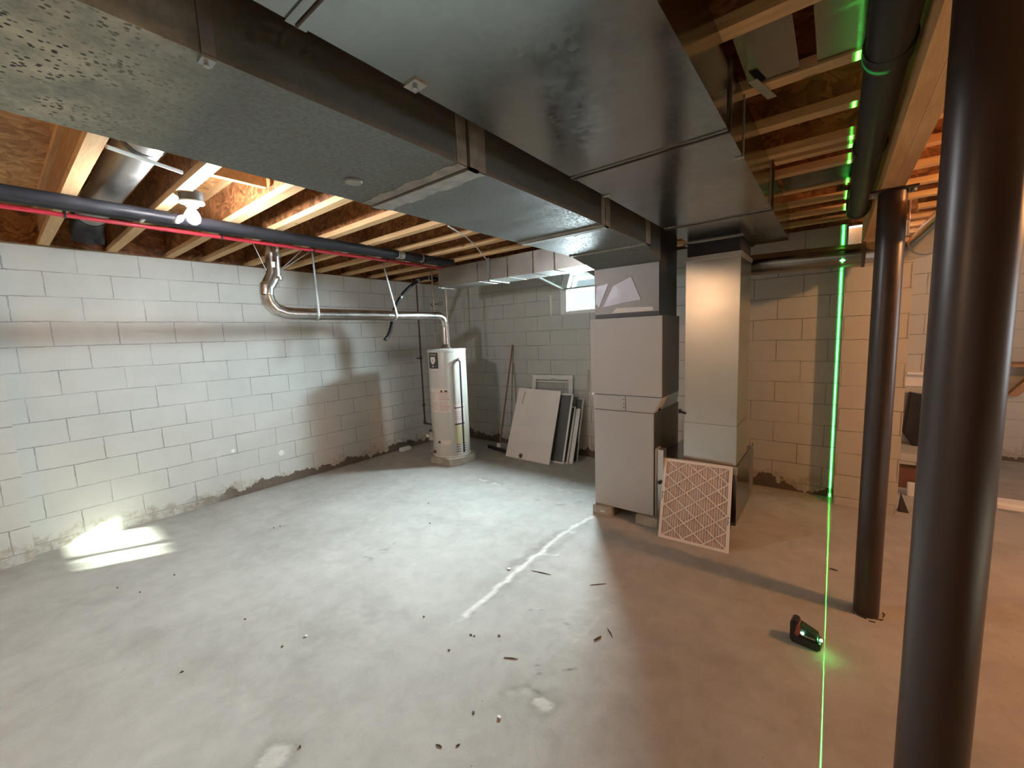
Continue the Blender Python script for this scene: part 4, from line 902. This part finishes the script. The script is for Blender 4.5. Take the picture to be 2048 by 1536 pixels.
# ================================================================ FAR RIGHT
t = thing('concrete_ledge', (0.86, 5.6, 0), 'low pale ledge along the wall beyond the pilaster', 'ledge')
MB().box((0.48, 5.40, 0.255), (1.15, 5.9, 0.36)).build('slab', 'pil', t)
MB().box((0.48, 5.46, 0.0), (1.15, 5.9, 0.255)).build('base', 'brown', t)  # dark brown block painting the shaded void under the slab
tag(MB().box((0.60, 5.20, 0), (0.66, 5.26, 0.125)).build('white_block', 'white', bevel=0.004), 'small upright white block on the floor by the low ledge', 'block')
tag(MB().prism([(0.50, 4.72, 0), (0.565, 4.72, 0), (0.51, 4.72, 0.16)], (0, 0.07, 0)).build('door_wedge', 'ink'), 'small dark wedge on the floor at the pilaster corner', 'wedge')
tag(MB().prism([(0.632, 5.78, 0.915), (0.602, 5.78, 0.485), (0.68, 5.78, 0.36), (0.95, 5.78, 0.36), (0.95, 5.78, 0.84)], (0, 0.12, 0)).build('wall_box', 'black', bevel=0.01), 'black angular box against the far wall, half hidden behind the near post', 'box')
tag(MB().box((0.60, 5.885, 0.97), (0.92, 5.9, 1.10)).box((0.60, 5.80, 1.10), (0.92, 5.9, 1.12)).build('wall_shelf', 'whitepanel'), 'small pale shelf on the far wall above the black panel', 'shelf')
t = thing('wall_bracket', (1.9, 6.95, 0.8), 'brown wooden shelf bracket on the far wall right of the near post', 'bracket')
MB().box((1.45, 6.70, 1.115), (2.6, 7.10, 1.145)).build('shelf_board', 'wood_brown', t)
MB().hexa([(1.55, 7.0, 0.76), (1.63, 7.0, 0.76), (1.88, 7.0, 1.11), (1.78, 7.0, 1.11), (1.55, 7.09, 0.76), (1.63, 7.09, 0.76), (1.88, 7.09, 1.11), (1.78, 7.09, 1.11)]).build('brace', 'wood_brown', t)
tag(MB().box((1.14, 5.18, 0), (1.36, 5.36, 0.07)).build('white_bag', 'whitepanel', bevel=0.02), 'flat pale bag on the floor right of the near post', 'bag')

# ================================================================ SMALL THINGS ON THE FLOOR AND WALL
def chipobj(px, size, name, mat, label, cat, grp=None, hgt=0.004, flat=False, ang=None):
    p = fl(*px); a = random.random() * 3 if ang is None else ang; n = 5
    pts = [(p.x + size * (0.5 + 0.5 * random.random()) * math.cos(a + k * 2 * PI / n) * (1.0), p.y + size * (0.35 + 0.4 * random.random()) * math.sin(a + k * 2 * PI / n), 0.0005) for k in range(n)]
    return tag(MB().prism(pts, (0, 0, hgt)).build(name, mat), label, cat, grp)
chipobj((999, 1436), 0.014, 'paper_scrap', 'chip', 'small white crumpled scrap on the floor at bottom centre', 'scrap', hgt=0.008)
chipobj((612, 1273), 0.012, 'paper_scrap', 'chip', 'tiny white chip on the grey floor left of the dark scuffs', 'scrap', hgt=0.006)
chipobj((1018, 1139), 0.018, 'stone_chip', 'chip', 'small white pebble beside the pale floor crack', 'pebble', hgt=0.008)
chipobj((1455, 1160), 0.007, 'stone_chip', 'chip', 'tiny white chip on the warm floor in front of the filter', 'pebble')
chipobj((1090, 1189), 0.006, 'stone_chip', 'chip', 'tiny bright chip right of the pale floor crack', 'pebble')
for px in ((600, 1495), (490, 1239), (364, 1344), (280, 1185), (235, 1176), (560, 1053), (548, 1056), (848, 1234), (998, 1272), (942, 1270), (949, 1273), (898, 1301), (857, 1007), (947, 1426), (349, 1150), (860, 1047), (565, 1293)):
    chipobj(px, 0.010, 'dirt_crumb', 'debris', 'tiny dark dirt crumb lying on the concrete floor', 'crumb', 'dirt crumbs scattered over the floor')
def twig(p, q, label, w=0.003):
    a, b_ = fl(*p), fl(*q); a.z = b_.z = w
    tag(MB().tube([a, (a + b_) / 2 + Vector((0.002, 0.003, 0)), b_], [w * 0.6, w, w * 0.5], 6).build('wood_splinter', 'debris'), label, 'splinter')
twig((1658, 1138), (1676, 1143), 'dark splinter right of the laser line on the warm floor', 0.005)
twig((1063, 1142), (1102, 1150), 'thin dark splinter right of the white pebble')
twig((1180, 1171), (1212, 1168), 'thin dark splinter in front of the furnace')
twig((1008, 1316), (1036, 1319), 'thin splinter left of the wandering hairline crack')
twig((1188, 1282), (1202, 1274), 'short dark curl of debris right of centre floor', 0.005)
twig((1215, 1258), (1225, 1276), 'thin splinter on the boundary of the warm floor')
twig((872, 1490), (884, 1496), 'tiny splinter at the bottom edge of the view')
twig((912, 1493), (920, 1489), 'tiny splinter right of another at the bottom edge')
for (yy, zz, r, lab) in ((1.53, 0.52, 0.022, 'white filler patch on the left wall, nearer of two'), (2.015, 0.375, 0.036, 'round white filler patch on the left wall, farther of two')):
    pts = [(XA + 0.0002, yy + r * math.cos(k * PI / 6) * (0.8 + 0.3 * random.random()), zz + r * math.sin(k * PI / 6) * (0.8 + 0.3 * random.random())) for k in range(12)]
    tag(MB().prism(pts, (0.003, 0, 0)).build('filler_patch', 'white'), lab, 'filler patch')

# ================================================================ LIGHT
def area(name, loc, rot, sx, sy, power, col, spread=180):
    l = bpy.data.lights.new(name, 'AREA'); l.shape = 'RECTANGLE'; l.size = sx; l.size_y = sy; l.energy = power; l.color = col; l.spread = math.radians(spread)
    o = bpy.data.objects.new(name, l); COL.objects.link(o); o.location = loc; o.rotation_euler = rot; return o
def point(name, loc, power, col, r):
    l = bpy.data.lights.new(name, 'POINT'); l.energy = power; l.color = col; l.shadow_soft_size = r
    o = bpy.data.objects.new(name, l); COL.objects.link(o); o.location = loc; return o
# daylight at the high window
area('daylight_window', (-2.61, YB + 0.24, 2.10), (math.radians(-58), 0, math.radians(-6)), 0.60, 0.42, 640, (0.88, 0.94, 1.0), 115)
sun = bpy.data.lights.new('sun', 'SUN'); sun.energy = 90; sun.color = (1.0, 0.98, 0.80); sun.angle = math.radians(0.9)
so = bpy.data.objects.new('sun', sun); COL.objects.link(so)
sd = (Vector((-4.33, 0.50, 0.0)) - Vector((-1.98, YB + 0.1, 2.10))).normalized()
so.rotation_euler = sd.to_track_quat('-Z', 'Y').to_euler()
# warm bulbs: one behind the camera, one right of the beam
point('warm_lamp_behind', (-2.25, -2.9, 2.36), 60, (1.0, 0.60, 0.33), 0.05)
point('warm_lamp_right', (1.9, 2.9, 2.38), 125, (1.0, 0.46, 0.17), 0.05)
# daylight from the right-hand window
area('daylight_right', (5.05, (ww0 + ww1) / 2, 1.5), (0, math.radians(90), 0), 1.1, 1.9, 30, (0.90, 0.95, 1.0), 150)
# laser: a thin vertical fan in the plane x = const through the level
def laser():
    l = bpy.data.lights.new('laser_fan', 'POINT'); l.shadow_soft_size = 0.0; l.energy = 200.0; l.color = (1, 1, 1); l.use_nodes = True
    nt = l.node_tree; nt.nodes.clear(); h = N(nt); out = nt.nodes.new('ShaderNodeOutputLight')
    g = h.n('NewGeometry'); s = h.n('SeparateXYZ', {'Vector': g.outputs['Incoming']})
    ax = h.math('ABSOLUTE', s.outputs['X'])
    core = h.math('SUBTRACT', 1.0, h.math('DIVIDE', ax, 0.0032), clamp=True)
    halo = h.math('MULTIPLY', h.math('SUBTRACT', 1.0, h.math('DIVIDE', ax, 0.007), clamp=True), 0.08)
    down = h.math('MULTIPLY_ADD', h.math('LESS_THAN', s.outputs['Z'], -0.012), 5.0, 1.0)       # stronger toward the floor
    pat = h.math('MULTIPLY', h.math('ADD', core, halo), down)
    # short second line crossing the first one overhead
    ly_ = h.math('ABSOLUTE', h.math('MULTIPLY_ADD', s.outputs['Z'], 0.317, s.outputs['Y']))
    c2 = h.math('SUBTRACT', 1.0, h.math('DIVIDE', ly_, 0.005), clamp=True)
    c2 = h.math('MULTIPLY', c2, h.math('SUBTRACT', 1.0, h.math('DIVIDE', ax, 0.03), clamp=True))
    c2 = h.math('MULTIPLY', c2, h.math('GREATER_THAN', s.outputs['Z'], 0.8))
    pat = h.math('ADD', pat, c2)
    fo = h.n('LightFalloff', {'Strength': 5.0, 'Smooth': 0.0})
    e = h.n('Emission', {'Color': (0.06, 1.0, 0.12, 1), 'Strength': h.math('MULTIPLY', pat, fo.outputs['Constant'])})
    nt.links.new(e.outputs[0], out.inputs[0])
    o = bpy.data.objects.new('laser_fan', l); COL.objects.link(o); o.location = (0.024, 2.405, 0.066)
laser()
point('laser_glow', (0.03, 2.385, 0.045), 0.06, (0.08, 1.0, 0.12), 0.004)  # extra point light added for the halo around the aperture

w = bpy.data.worlds.new('world'); S.world = w; w.use_nodes = True
bg = w.node_tree.nodes['Background']; bg.inputs[0].default_value = (0.85, 0.93, 1.0, 1); bg.inputs[1].default_value = 1.5

S.view_settings.view_transform = 'Standard'; S.view_settings.look = 'None'; S.view_settings.gamma = 1.0; S.view_settings.exposure = 0.03
S.view_settings.use_curve_mapping = False
S.cycles.max_bounces = 8; S.cycles.diffuse_bounces = 4; S.cycles.glossy_bounces = 4; S.cycles.transparent_max_bounces = 8
S.cycles.sample_clamp_indirect = 6.0
